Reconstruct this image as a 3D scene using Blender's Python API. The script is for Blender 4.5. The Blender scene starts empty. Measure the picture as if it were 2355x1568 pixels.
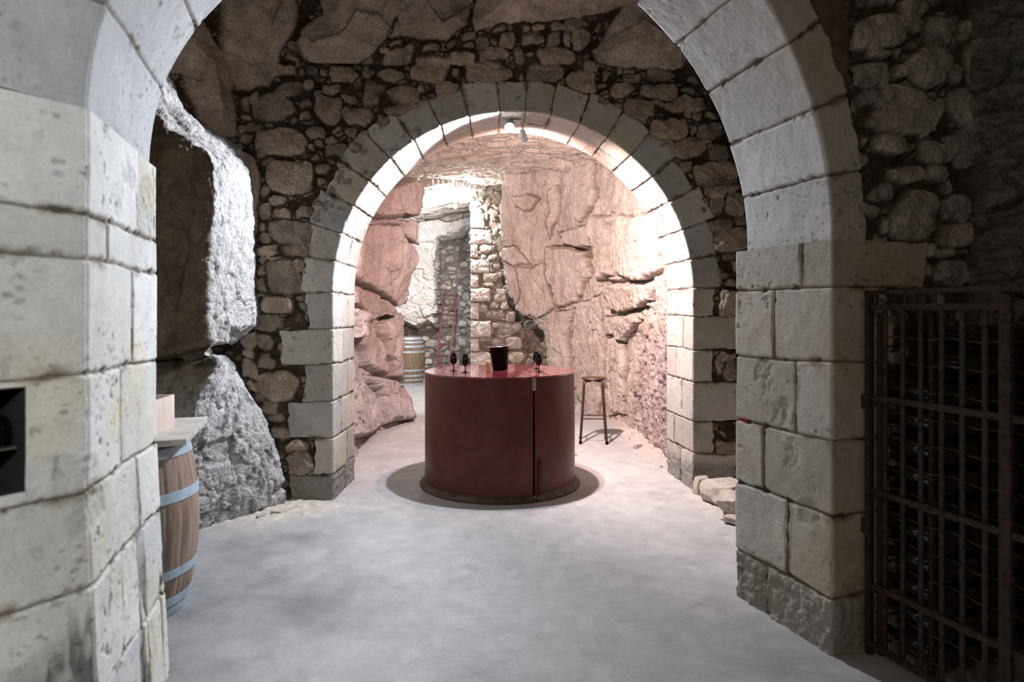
import bpy, bmesh, math, random
import numpy as np
from mathutils import Vector, Matrix

random.seed(7)
scene = bpy.context.scene
COL = scene.collection

# ------------------------------------------------------------------ camera
F = 1500.0            # focal length in pixels of a 2355 px wide frame
CX, CY = 1177.5, 720.0  # principal column and horizon row
EYE = 1.5
cam_d = bpy.data.cameras.new('camera')
cam = bpy.data.objects.new('camera', cam_d)
COL.objects.link(cam)
cam.location = (0, 0, EYE)
cam.rotation_euler = (math.pi / 2, 0, 0)
cam_d.sensor_width = 36
cam_d.lens = F / 2355 * 36
cam_d.shift_y = -(784 - CY) / 2355
cam_d.clip_start = .05
cam_d.dof.use_dof = True
cam_d.dof.focus_distance = 5.8
cam_d.dof.aperture_fstop = 2.2
scene.camera = cam

# ------------------------------------------------------------------ world, lights, exposure
scene.view_settings.view_transform = 'Standard'
scene.view_settings.look = 'None'
scene.view_settings.exposure = 0.0
scene.view_settings.gamma = 1.0
scene.cycles.max_bounces = 6
scene.cycles.diffuse_bounces = 3
scene.cycles.glossy_bounces = 3
scene.cycles.use_adaptive_sampling = True
scene.cycles.adaptive_threshold = .025
w = bpy.data.worlds.new('world')
scene.world = w
w.use_nodes = True
w.node_tree.nodes['Background'].inputs[0].default_value = (.5, .55, .7, 1)
w.node_tree.nodes['Background'].inputs[1].default_value = .02


def light(name, kind, loc, target, power, color, radius=.03, angle=150, blend=.3, size=(1, 1)):
    d = bpy.data.lights.new(name, kind)
    d.energy = power
    d.color = color
    if kind == 'AREA':
        d.shape = 'RECTANGLE'
        d.size, d.size_y = size
    else:
        d.shadow_soft_size = radius
    if kind == 'SPOT':
        d.spot_size = math.radians(angle)
        d.spot_blend = blend
    o = bpy.data.objects.new(name, d)
    COL.objects.link(o)
    o.location = loc
    v = Vector(target) - Vector(loc)
    o.rotation_euler = v.to_track_quat('-Z', 'Y').to_euler()
    return o


LAMP = (-.02, 5.52, 3.045)      # white spot head under the crown of the arch
LAMP2 = (.12, 5.68, 2.98)       # rose spot head beside it
LAMP3 = (-1.0, 11.4, 3.38)      # bulb at the far end of the cellar
light('spot_white', 'SPOT', LAMP, (-.45, 3.9, 0.7), 330, (.84, .90, 1.0), .03, 172, .12)
light('spot_white_beam', 'SPOT', LAMP, (-1.85, 3.7, 1.9), 500, (.80, .88, 1.0), .03, 110, .9)
light('spot_rose', 'SPOT', LAMP2, (.2, 8.6, 1.0), 380, (1.0, .60, .53), .03, 172, 1.0)
light('spot_rose_side', 'SPOT', LAMP2, (1.6, 5.75, 1.3), 340, (1.0, .82, .78), .03, 100, .7)
light('spot_rose_beam', 'SPOT', LAMP2, (.8, 9.2, 2.0), 820, (1.0, .78, .73), .03, 100, .8)
light('spot_rose_left', 'SPOT', LAMP2, (-1.9, 8.2, 1.8), 150, (1.0, .58, .53), .03, 75, .8)
light('bulb_far', 'SPOT', LAMP3, (-1.3, 13.4, 1.9), 420, (.93, .97, 1.0), .04, 174, .25)
light('bulb_far_spill', 'POINT', LAMP3, (-1, 11.4, 0), 120, (.93, .97, 1.0), .04)
light('front_room_lamp', 'SPOT', (.5, -.7, 2.7), (-1.5, 1.9, 1.2), 215, (.86, .93, 1.0), .15, 66, .9)
light('front_fill', 'POINT', (-.6, -1.6, 2.7), (0, 0, 0), 62, (1.0, .80, .62), .25)  # unseen fill light added behind the viewer to lift the rubble wall


# ------------------------------------------------------------------ numpy noise
def _hash(x, y, z, s):
    h = (x.astype(np.uint32) * np.uint32(374761393) + y.astype(np.uint32) * np.uint32(668265263)
         + z.astype(np.uint32) * np.uint32(2147483647) + np.uint32((s * 1274126177) & 0xffffffff))
    h = (h ^ (h >> np.uint32(13))) * np.uint32(1274126177)
    h = (h ^ (h >> np.uint32(15))) * np.uint32(2246822519)
    h = h ^ (h >> np.uint32(16))
    return h


def _r(h):
    return (h & np.uint32(0xffffff)).astype(np.float32) / np.float32(0xffffff)


def vnoise(P, seed=0):
    """value noise in -1..1 for an (...,3) array"""
    sh = P.shape[:-1]
    Q = P.reshape(-1, 3).astype(np.float32)
    I = np.floor(Q)
    f = Q - I
    f = f * f * f * (f * (f * 6 - 15) + 10)
    I = I.astype(np.int64)
    out = np.zeros(len(Q), np.float32)
    for dx in (0, 1):
        wx = f[:, 0] if dx else 1 - f[:, 0]
        for dy in (0, 1):
            wy = f[:, 1] if dy else 1 - f[:, 1]
            for dz in (0, 1):
                wz = f[:, 2] if dz else 1 - f[:, 2]
                out += wx * wy * wz * _r(_hash(I[:, 0] + dx, I[:, 1] + dy, I[:, 2] + dz, seed))
    return (out * 2 - 1).reshape(sh)


def fbm(P, scale, octv=4, seed=0, gain=.5, ridge=False):
    P = P * np.asarray(scale, np.float32)
    out = 0
    a = 1.0
    t = 0
    for k in range(octv):
        n = vnoise(P + 17.3 * k, seed + k)
        if ridge:
            n = 1 - 2 * np.abs(n)
        out = out + a * n
        t += a
        a *= gain
        P = P * 2.03
    return out / t


def worley(P, seed=0):
    """F1, F2, three random numbers of the nearest cell, vector to its site"""
    sh = P.shape[:-1]
    Q = P.reshape(-1, 3).astype(np.float32)
    I = np.floor(Q).astype(np.int64)
    n = len(Q)
    f1 = np.full(n, 9., np.float32)
    f2 = np.full(n, 9., np.float32)
    hid = np.zeros(n, np.uint32)
    vec = np.zeros((n, 3), np.float32)
    for dx in (-1, 0, 1):
        for dy in (-1, 0, 1):
            for dz in (-1, 0, 1):
                J = I + (dx, dy, dz)
                h = _hash(J[:, 0], J[:, 1], J[:, 2], seed)
                s = np.stack([_r(h), _r(h * np.uint32(7919)), _r(h * np.uint32(104729))], 1)
                v = Q - (J + s)
                d = np.sqrt((v * v).sum(1))
                m = d < f1
                f2 = np.where(m, f1, np.minimum(f2, d))
                f1 = np.where(m, d, f1)
                hid = np.where(m, h, hid)
                vec[m] = v[m]
    r = np.stack([_r(hid * np.uint32(31)), _r(hid * np.uint32(977)), _r(hid * np.uint32(6151))], 1)
    return f1.reshape(sh), f2.reshape(sh), r.reshape(sh + (3,)), vec.reshape(sh + (3,))


def sm(x, a, b):
    t = np.clip((x - a) / (b - a), 0, 1)
    return t * t * (3 - 2 * t)


def interp(x, pts):
    pts = sorted(pts)
    return np.interp(x, [p[0] for p in pts], [p[1] for p in pts])


def project(P):
    Y = np.maximum(P[..., 1], .2)
    return CX + F * P[..., 0] / Y, CY - F * (P[..., 2] - EYE) / Y


def at(x, y, Y):
    """world point on the sight line of a measured direction, at distance Y"""
    return Vector(((x - CX) / F * Y, Y, EYE - (y - CY) / F * Y))


# ------------------------------------------------------------------ materials
def nodes_of(m):
    m.use_nodes = True
    nt = m.node_tree
    return nt, nt.nodes, nt.links, nt.nodes['Principled BSDF']


def stone_material(name, fine=60, spot=.35, bump=.35, dist=.006, rough=.9, pit=.25):
    m = bpy.data.materials.new(name)
    nt, N, L, B = nodes_of(m)
    at_ = N.new('ShaderNodeAttribute'); at_.attribute_name = 'Col'
    tc = N.new('ShaderNodeTexCoord')
    n1 = N.new('ShaderNodeTexNoise'); n1.inputs['Scale'].default_value = fine; n1.inputs['Detail'].default_value = 8
    n1.inputs['Roughness'].default_value = .65
    n2 = N.new('ShaderNodeTexNoise'); n2.inputs['Scale'].default_value = fine * .16; n2.inputs['Detail'].default_value = 5
    n3 = N.new('ShaderNodeTexVoronoi'); n3.inputs['Scale'].default_value = fine * .75
    for n in (n1, n2, n3):
        L.new(tc.outputs['Object'], n.inputs['Vector'])
    r1 = N.new('ShaderNodeMapRange'); r1.inputs[1].default_value = .3; r1.inputs[2].default_value = .7
    r1.inputs[3].default_value = 1 - spot; r1.inputs[4].default_value = 1 + spot * .35
    L.new(n1.outputs['Fac'], r1.inputs[0])
    r2 = N.new('ShaderNodeMapRange'); r2.inputs[1].default_value = .3; r2.inputs[2].default_value = .7
    r2.inputs[3].default_value = 1 - spot * .6; r2.inputs[4].default_value = 1 + spot * .3
    L.new(n2.outputs['Fac'], r2.inputs[0])
    mu = N.new('ShaderNodeMath'); mu.operation = 'MULTIPLY'
    L.new(r1.outputs[0], mu.inputs[0]); L.new(r2.outputs[0], mu.inputs[1])
    # small dark pits
    r3 = N.new('ShaderNodeMapRange'); r3.inputs[1].default_value = .05; r3.inputs[2].default_value = .2
    r3.inputs[3].default_value = 1 - pit; r3.inputs[4].default_value = 1
    L.new(n3.outputs['Distance'], r3.inputs[0])
    mu2 = N.new('ShaderNodeMath'); mu2.operation = 'MULTIPLY'
    L.new(mu.outputs[0], mu2.inputs[0]); L.new(r3.outputs[0], mu2.inputs[1])
    mx = N.new('ShaderNodeVectorMath'); mx.operation = 'SCALE'
    L.new(at_.outputs['Color'], mx.inputs[0]); L.new(mu2.outputs[0], mx.inputs['Scale'])
    L.new(mx.outputs[0], B.inputs['Base Color'])
    B.inputs['Roughness'].default_value = rough
    B.inputs['Specular IOR Level'].default_value = .2
    ad = N.new('ShaderNodeMath'); ad.operation = 'MULTIPLY_ADD'; ad.inputs[1].default_value = .6
    L.new(n3.outputs['Distance'], ad.inputs[0]); L.new(n1.outputs['Fac'], ad.inputs[2])
    bp = N.new('ShaderNodeBump'); bp.inputs['Strength'].default_value = bump; bp.inputs['Distance'].default_value = dist
    L.new(ad.outputs[0], bp.inputs['Height']); L.new(bp.outputs[0], B.inputs['Normal'])
    return m


def plain(name, col, rough=.5, metal=0., noise=0., scale=30, bump=0., emit=None, stretch=(1, 1, 1), coat=0., col2=None, spec=.5):
    m = bpy.data.materials.new(name)
    nt, N, L, B = nodes_of(m)
    B.inputs['Base Color'].default_value = (*col, 1)
    B.inputs['Roughness'].default_value = rough
    B.inputs['Metallic'].default_value = metal
    B.inputs['Coat Weight'].default_value = coat
    B.inputs['Specular IOR Level'].default_value = spec
    if emit:
        B.inputs['Emission Color'].default_value = (*emit[0], 1)
        B.inputs['Emission Strength'].default_value = emit[1]
    if noise or bump:
        tc = N.new('ShaderNodeTexCoord')
        mp = N.new('ShaderNodeMapping'); mp.inputs['Scale'].default_value = stretch
        L.new(tc.outputs['Object'], mp.inputs[0])
        n = N.new('ShaderNodeTexNoise'); n.inputs['Scale'].default_value = scale; n.inputs['Detail'].default_value = 7
        L.new(mp.outputs[0], n.inputs['Vector'])
        cr = N.new('ShaderNodeValToRGB')
        a = col2 or tuple(c * (1 - noise) for c in col)
        b = tuple(min(1, c * (1 + noise * .6)) for c in col)
        cr.color_ramp.elements[0].position = .32; cr.color_ramp.elements[0].color = (*a, 1)
        cr.color_ramp.elements[1].position = .68; cr.color_ramp.elements[1].color = (*b, 1)
        L.new(n.outputs['Fac'], cr.inputs[0]); L.new(cr.outputs[0], B.inputs['Base Color'])
        if bump:
            bp = N.new('ShaderNodeBump'); bp.inputs['Strength'].default_value = bump; bp.inputs['Distance'].default_value = .003
            L.new(n.outputs['Fac'], bp.inputs['Height']); L.new(bp.outputs[0], B.inputs['Normal'])
    return m


M_ASHLAR = stone_material('dressed_limestone', 70, .16, .25, .004, .88, .22)
M_RUBBLE = stone_material('rubble_masonry', 60, .5, .8, .010, .95, .3)
M_ROCK = stone_material('bedrock', 42, .3, .6, .01, .93, .18)
M_FLANK = stone_material('broken_limestone', 75, .42, .9, .010, .93, .25)
M_FLOOR = stone_material('concrete_floor', 48, .13, .22, .004, .62, .1)

CREAM = np.array((.60, .565, .49), np.float32)
STONE = np.array((.38, .30, .225), np.float32)
MORTAR = np.array((.056, .037, .025), np.float32)
BED = np.array((.44, .40, .35), np.float32)


# ------------------------------------------------------------------ surface sheets
class Sheet:
    def __init__(s, P, toward=(0, 0, 1.5), ref=None):
        s.P = P.astype(np.float32)
        du = np.gradient(s.P, axis=1)
        dv = np.gradient(s.P, axis=0)
        n = np.cross(du, dv)
        n /= np.linalg.norm(n, axis=-1, keepdims=True) + 1e-9
        i, j = ref if ref else (P.shape[0] // 2, P.shape[1] // 2)
        s.flip = False
        if np.dot(n[i, j], np.array(toward) - s.P[i, j]) < 0:
            n = -n
            s.flip = True
        s.N = n
        s.H = np.zeros(P.shape[:2], np.float32)
        s.C = np.ones(P.shape[:2] + (3,), np.float32)
        s.PX, s.PY = project(s.P)
        s.D = np.full(P.shape[:2], -9., np.float32)   # metres inside a traced stone
        s.R = np.zeros(P.shape[:2], np.float32)       # random number of that stone
        s.sc = np.maximum(s.P[..., 1], .2) / F        # metres per pixel there
        s.wx = s.wy = 0

    def warp(s, amp, scale, seed=3):
        s.wx = fbm(s.P, scale, 4, seed) * amp / s.sc
        s.wy = fbm(s.P, scale, 4, seed + 50) * amp / s.sc

    def _put(s, d, idx, k):
        d = d * s.sc[idx]
        cur = s.D[idx]
        m = d > cur
        r = s.R[idx]
        r[m] = (k * .61803) % 1
        cur[m] = d[m]
        s.D[idx] = cur
        s.R[idx] = r

    def stones(s, lst, o=(0, 0), sc=1., seed=0):
        X = s.PX + s.wx
        Y = s.PY + s.wy
        rng = np.random.default_rng(seed)
        for k, t in enumerate(lst):
            cx, cy, ww, hh = o[0] + t[0] * sc, o[1] + t[1] * sc, t[2] * sc / 2, t[3] * sc / 2
            rot = math.radians(t[4] if len(t) > 4 else rng.uniform(-6, 6))
            rr = max(ww, hh) * 1.5
            idx = np.nonzero((np.abs(X - cx) < rr) & (np.abs(Y - cy) < rr))
            if not len(idx[0]):
                continue
            dx = X[idx] - cx
            dy = Y[idx] - cy
            a = dx * math.cos(rot) + dy * math.sin(rot)
            b = -dx * math.sin(rot) + dy * math.cos(rot)
            sk = rng.uniform(-.12, .12)
            a2 = a + b * sk
            p = rng.uniform(3.5, 7.)
            # chop a random corner or two for an angular outline
            m = (np.abs(a2 / ww) ** p + np.abs(b / hh) ** p) ** (1 / p)
            for _ in range(5):
                an = rng.uniform(0, 2 * math.pi)
                m = np.maximum(m, (math.cos(an) * a2 / ww + math.sin(an) * b / hh) / rng.uniform(.86, 1.2))
            s._put((1 - m) * min(ww, hh), idx, k + seed * 37 + 1)

    def polys(s, lst, o=(0, 0), sc=1., seed=0):
        X = s.PX + s.wx
        Y = s.PY + s.wy
        for k, poly in enumerate(lst):
            q = np.array(poly, float) * sc + o
            lo, hi = q.min(0) - 12, q.max(0) + 12
            idx = np.nonzero((X > lo[0]) & (X < hi[0]) & (Y > lo[1]) & (Y < hi[1]))
            if not len(idx[0]):
                continue
            x, y = X[idx], Y[idx]
            d = np.full(len(x), 1e9)
            ins = np.zeros(len(x), bool)
            for i in range(len(q)):
                a, b = q[i], q[(i + 1) % len(q)]
                e = b - a
                t = np.clip(((x - a[0]) * e[0] + (y - a[1]) * e[1]) / (e @ e + 1e-9), 0, 1)
                d = np.minimum(d, np.hypot(x - a[0] - t * e[0], y - a[1] - t * e[1]))
                c = (a[1] > y) != (b[1] > y)
                with np.errstate(divide='ignore', invalid='ignore'):
                    ins ^= c & (x < (b[0] - a[0]) * (y - a[1]) / (b[1] - a[1] + 1e-12) + a[0])
            s._put(np.where(ins, d, -d), idx, k + seed * 53 + 5)

    def cracks(s, lst, o=(0, 0), sc=1., width=.012, depth=.05):
        X = s.PX + s.wx * .7
        Y = s.PY + s.wy * .7
        for poly in lst:
            q = np.array(poly, float) * sc + o
            lo, hi = q.min(0) - 25, q.max(0) + 25
            idx = np.nonzero((X > lo[0]) & (X < hi[0]) & (Y > lo[1]) & (Y < hi[1]))
            if not len(idx[0]):
                continue
            x, y = X[idx], Y[idx]
            d = np.full(len(x), 1e9)
            for i in range(len(q) - 1):
                a, b = q[i], q[i + 1]
                e = b - a
                t = np.clip(((x - a[0]) * e[0] + (y - a[1]) * e[1]) / (e @ e + 1e-9), 0, 1)
                d = np.minimum(d, np.hypot(x - a[0] - t * e[0], y - a[1] - t * e[1]))
            d = d * s.sc[idx]
            g = 1 - sm(d, width * .4, width * 1.6)
            s.H[idx] -= depth * g

    def rubble(s, cell=(9, 9, 13), h=.035, fh=.022, col=STONE, mortar=MORTAR, seed=0, gap=.10, region=None, contrast=.25):
        """traced stones where there are some, smaller filler stones in between, mortar behind"""
        q = s.P + .03 * np.stack([fbm(s.P, 7, 3, 71), fbm(s.P, 7, 3, 72), fbm(s.P, 7, 3, 73)], -1)
        f1, f2, r, v = worley(q * np.array(cell, np.float32), seed + 5)
        e = (f2 - f1)
        tr = sm(s.D, -.003, .008)
        keepf = (r[..., 1] > .42) & (s.D < -.006)
        fill = sm(e, gap, gap + .22) * keepf
        rough = fbm(s.P, 22, 4, seed + 9)
        big = fbm(s.P, 3.2, 3, seed + 19)
        H = -.0 + .008 * fbm(s.P, 14, 4, seed + 2)
        top = h * (.45 + .75 * s.R) + .009 * rough + .016 * fbm(s.P, 9, 4, seed + 33, .6) + .25 * np.clip(s.D, 0, .06)
        H = H + tr * top
        H = H + fill * (1 - tr) * (fh * (.5 + .8 * r[..., 0]) + .005 * rough)
        tone = (1 - contrast + 2 * contrast * s.R)[..., None]
        tf = (1 - contrast + 2 * contrast * r[..., 2])[..., None]
        hue = 1 + (s.R[..., None] - .5) * np.array((.06, 0, -.12))
        cs = col * tone * hue
        cf = col * tf * .78
        # mortar smeared over the stones in places
        dirt = sm(fbm(s.P, 7, 5, seed + 61, .65) + .3 * fbm(s.P, 34, 3, seed + 62), .06, .30)[..., None]
        edge = (1 - sm(s.D, .0, .03))[..., None]
        m_ = mortar * (1 + .5 * fbm(s.P, 25, 3, seed + 4)[..., None])
        C = m_ * (1 - fill[..., None]) + cf * fill[..., None]
        C = C * (1 - tr[..., None]) + cs * tr[..., None]
        C = C * (1 - dirt * (.25 + .45 * edge)) + m_ * 1.7 * dirt * (.25 + .45 * edge)
        C = C * (1 + .14 * big[..., None])
        if region is None:
            s.H += H
            s.C = C.astype(np.float32)
        else:
            g = region[..., None]
            s.H += H * region
            s.C = (s.C * (1 - g) + C * g).astype(np.float32)

    def rock(s, amp=.06, cell=3.0, seed=0, stretch=(1, 1, 1), fine=.01, col=BED, blocks=.07, bev=.05, tint=.2, region=None, crev=1.):
        q = s.P * np.array(stretch, np.float32)
        q = q + .10 * np.stack([fbm(q, 2.5, 3, seed + 71), fbm(q, 2.5, 3, seed + 72), fbm(q, 2.5, 3, seed + 73)], -1)
        H = amp * fbm(q, 1.6, 5, seed)
        for lev, (c, a) in enumerate(((cell, 1.), (cell * 2.6, .45), (cell * 6, .16))):
            f1, f2, r, v = worley(q * c, seed + 11 * lev)
            t = ((r - .5) * v).sum(-1)
            H = H + amp * a * ((r[..., 0] - .5) * .8 + 1.4 * t)
            H = H - amp * a * .45 * (1 - sm(f2 - f1, 0, .10)) * (r[..., 1] > .35)
        f1, f2, r, v = worley(q * cell * 1.7 + 5, seed + 77)
        H = H - .35 * amp * crev * (1 - sm(f2 - f1, 0, .045)) * sm(fbm(q, 2.2, 2, seed + 78), -.1, .25)
        H = H + fine * fbm(s.P, 20, 4, seed + 3, .6) + fine * .8 * fbm(s.P, 9, 4, seed + 8, .6, True)
        blk = sm(s.D, -.01, bev)
        if blocks:
            H = H + blocks * blk * (.6 + .8 * s.R)
        C = col * (1 + tint * fbm(s.P, 2.2, 5, seed + 21)[..., None] * np.array((.8, 1, 1.25)))
        if region is None:
            s.H += H
            s.C = C.astype(np.float32)
        else:
            g = region[..., None]
            s.H += H * region
            s.C = (s.C * (1 - g) + C * g).astype(np.float32)

    def build(s, name, mat, label=None, keep=None, parent=None):
        nv, nu = s.H.shape
        Q = s.P + s.N * s.H[..., None]
        verts = Q.reshape(-1, 3)
        i = np.arange(nv * nu).reshape(nv, nu)
        a, b, c, d = i[:-1, :-1], i[:-1, 1:], i[1:, 1:], i[1:, :-1]
        quads = np.stack([a, b, c, d], -1).reshape(-1, 4)
        if s.flip:
            quads = quads[:, ::-1]
        if keep is not None:
            kq = (keep[:-1, :-1] | keep[:-1, 1:] | keep[1:, 1:] | keep[1:, :-1]).reshape(-1)
            quads = quads[kq]
            used = np.zeros(nv * nu, bool)
            used[quads.reshape(-1)] = True
            remap = np.cumsum(used) - 1
            verts = verts[used]
            quads = remap[quads]
            colr = s.C.reshape(-1, 3)[used]
        else:
            colr = s.C.reshape(-1, 3)
        me = mesh_arrays(name, verts, quads, mat)
        at_ = me.color_attributes.new('Col', 'FLOAT_COLOR', 'POINT')
        buf = np.ones((len(verts), 4), np.float32)
        buf[:, :3] = np.clip(colr, .004, .95)
        at_.data.foreach_set('color', buf.reshape(-1))
        o = bpy.data.objects.new(name, me)
        COL.objects.link(o)
        if parent:
            o.parent = parent
        else:
            o['kind'] = 'structure'
            if label:
                o['label'] = label
        return o


def mesh_arrays(name, verts, quads, mat, smooth=True):
    me = bpy.data.meshes.new(name)
    n = len(quads)
    k = quads.shape[1]
    me.vertices.add(len(verts))
    me.vertices.foreach_set('co', np.ascontiguousarray(verts, np.float32).reshape(-1))
    me.loops.add(n * k)
    me.loops.foreach_set('vertex_index', np.ascontiguousarray(quads, np.int32).reshape(-1))
    me.polygons.add(n)
    me.polygons.foreach_set('loop_start', np.arange(0, n * k, k, dtype=np.int32))
    me.polygons.foreach_set('loop_total', np.full(n, k, np.int32))
    me.polygons.foreach_set('use_smooth', np.full(n, smooth, bool))
    me.update(calc_edges=True)
    me.materials.append(mat)
    return me


def grid(u, v):
    return np.meshgrid(np.asarray(u, np.float32), np.asarray(v, np.float32))


def lin(a, b, step):
    return np.linspace(a, b, max(2, int(round(abs(b - a) / step)) + 1))


# ------------------------------------------------------------------ floor
def build_floor():
    u = np.concatenate([lin(-3.6, -2.4, .03), lin(-2.39, 2.2, .012), lin(2.22, 3.6, .03)])
    v = np.concatenate([lin(-3, 2.6, .05), lin(2.61, 6.4, .012), lin(6.42, 15.2, .025)])
    X, Y = grid(u, v)
    P = np.stack([X, Y, 0 * X], -1)
    s = Sheet(P, toward=(0, 0, 5))
    s.H = .004 * fbm(P, 1.1, 4, 1) + .0012 * fbm(P, 9, 4, 2)
    base = np.array((.45, .44, .435), np.float32)
    n = fbm(P, (1.5, 1.3, 1), 6, 5, .6)[..., None]
    st = fbm(P, (14, 14, 1), 4, 6)[..., None]
    s.C = base * (1 + .11 * n + .07 * st) * (1 + .05 * fbm(P, (5, 5, 1), 5, 45, .7)[..., None])
    # darker concrete beside the left rock and pier
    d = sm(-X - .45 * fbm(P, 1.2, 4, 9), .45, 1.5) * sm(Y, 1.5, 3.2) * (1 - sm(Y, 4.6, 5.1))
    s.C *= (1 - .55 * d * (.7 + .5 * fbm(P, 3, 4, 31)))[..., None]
    d2 = sm(fbm(P, (1.7, 2.6, 1), 5, 44), .2, .45)
    s.C *= (1 - .12 * d2)[..., None]
    # faint scratches and cracks
    f1, f2, r, vv = worley(P * np.array((.9, .7, 1)) + .25 * fbm(P, 2, 3, 3)[..., None], 8)
    s.C *= (1 - .10 * sm(fbm(P, (7, 7, 1), 5, 12, .65), .15, .5))[..., None]
    s.C *= (1 + .10 * sm(fbm(P, (11, 8, 1), 4, 13, .6), .1, .5))[..., None]
    # crumbled dust and grit along the feet of the walls
    e = np.maximum.reduce([
        sm(-X - .06 * fbm(P, 6, 3, 14), 1.45, 1.75) * sm(Y, 4.3, 4.8) * (1 - sm(Y, 6, 6.4)),
        1 - sm(np.hypot((X + 1.72) / .55, (Y - 5.0) / .28) + .3 * fbm(P, 6, 3, 17), .5, 1.1),
        1 - sm(np.hypot((X - 1.8) / .45, (Y - 5.2) / .45) + .3 * fbm(P, 6, 3, 18), .5, 1.1),
        sm(X + .1 * fbm(P, 4, 3, 15), 1.28, 1.5) * sm(Y, 6.3, 7.)])
    grit = fbm(P, 28, 3, 16)
    s.H += e * (.012 + .02 * np.maximum(0, grit)) + .012 * e * np.maximum(0, fbm(P, 8, 3, 19))
    ec = np.array((.56, .50, .42))
    s.C = s.C * (1 - e[..., None] * .75) + ec * e[..., None] * .75 * (1 + .3 * grit[..., None])
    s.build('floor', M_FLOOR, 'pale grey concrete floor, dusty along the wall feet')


build_floor()


# ------------------------------------------------------------------ rubble wall with the far arch
A2L, A2R = np.array((-1.43, 5.23)), np.array((1.53, 5.53))        # near corners of its jambs
A2LF, A2RF = np.array((-1.425, 5.90)), np.array((1.465, 6.17))    # far corners
SPR2, RAD2 = 1.68, 1.482


ZL2 = [.206, .499, .792, 1.089, 1.371, 1.664]
LL2 = [.37, .17, .36, .24, .41, .22]
ZR2 = [1.70, 1.465, 1.178, .905, .575, .305]
LR2 = [.20, .42, .19, .44, .20, .40]


def sink_under(s, inside_block):
    """keep the masonry core well behind the dressed blocks"""
    g = sm(inside_block, .0, .015)
    s.H = s.H * (1 - g) - .05 * g


def wall_y(X):
    return 5.23 + (X + 1.43) * (.30 / 2.96)


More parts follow.
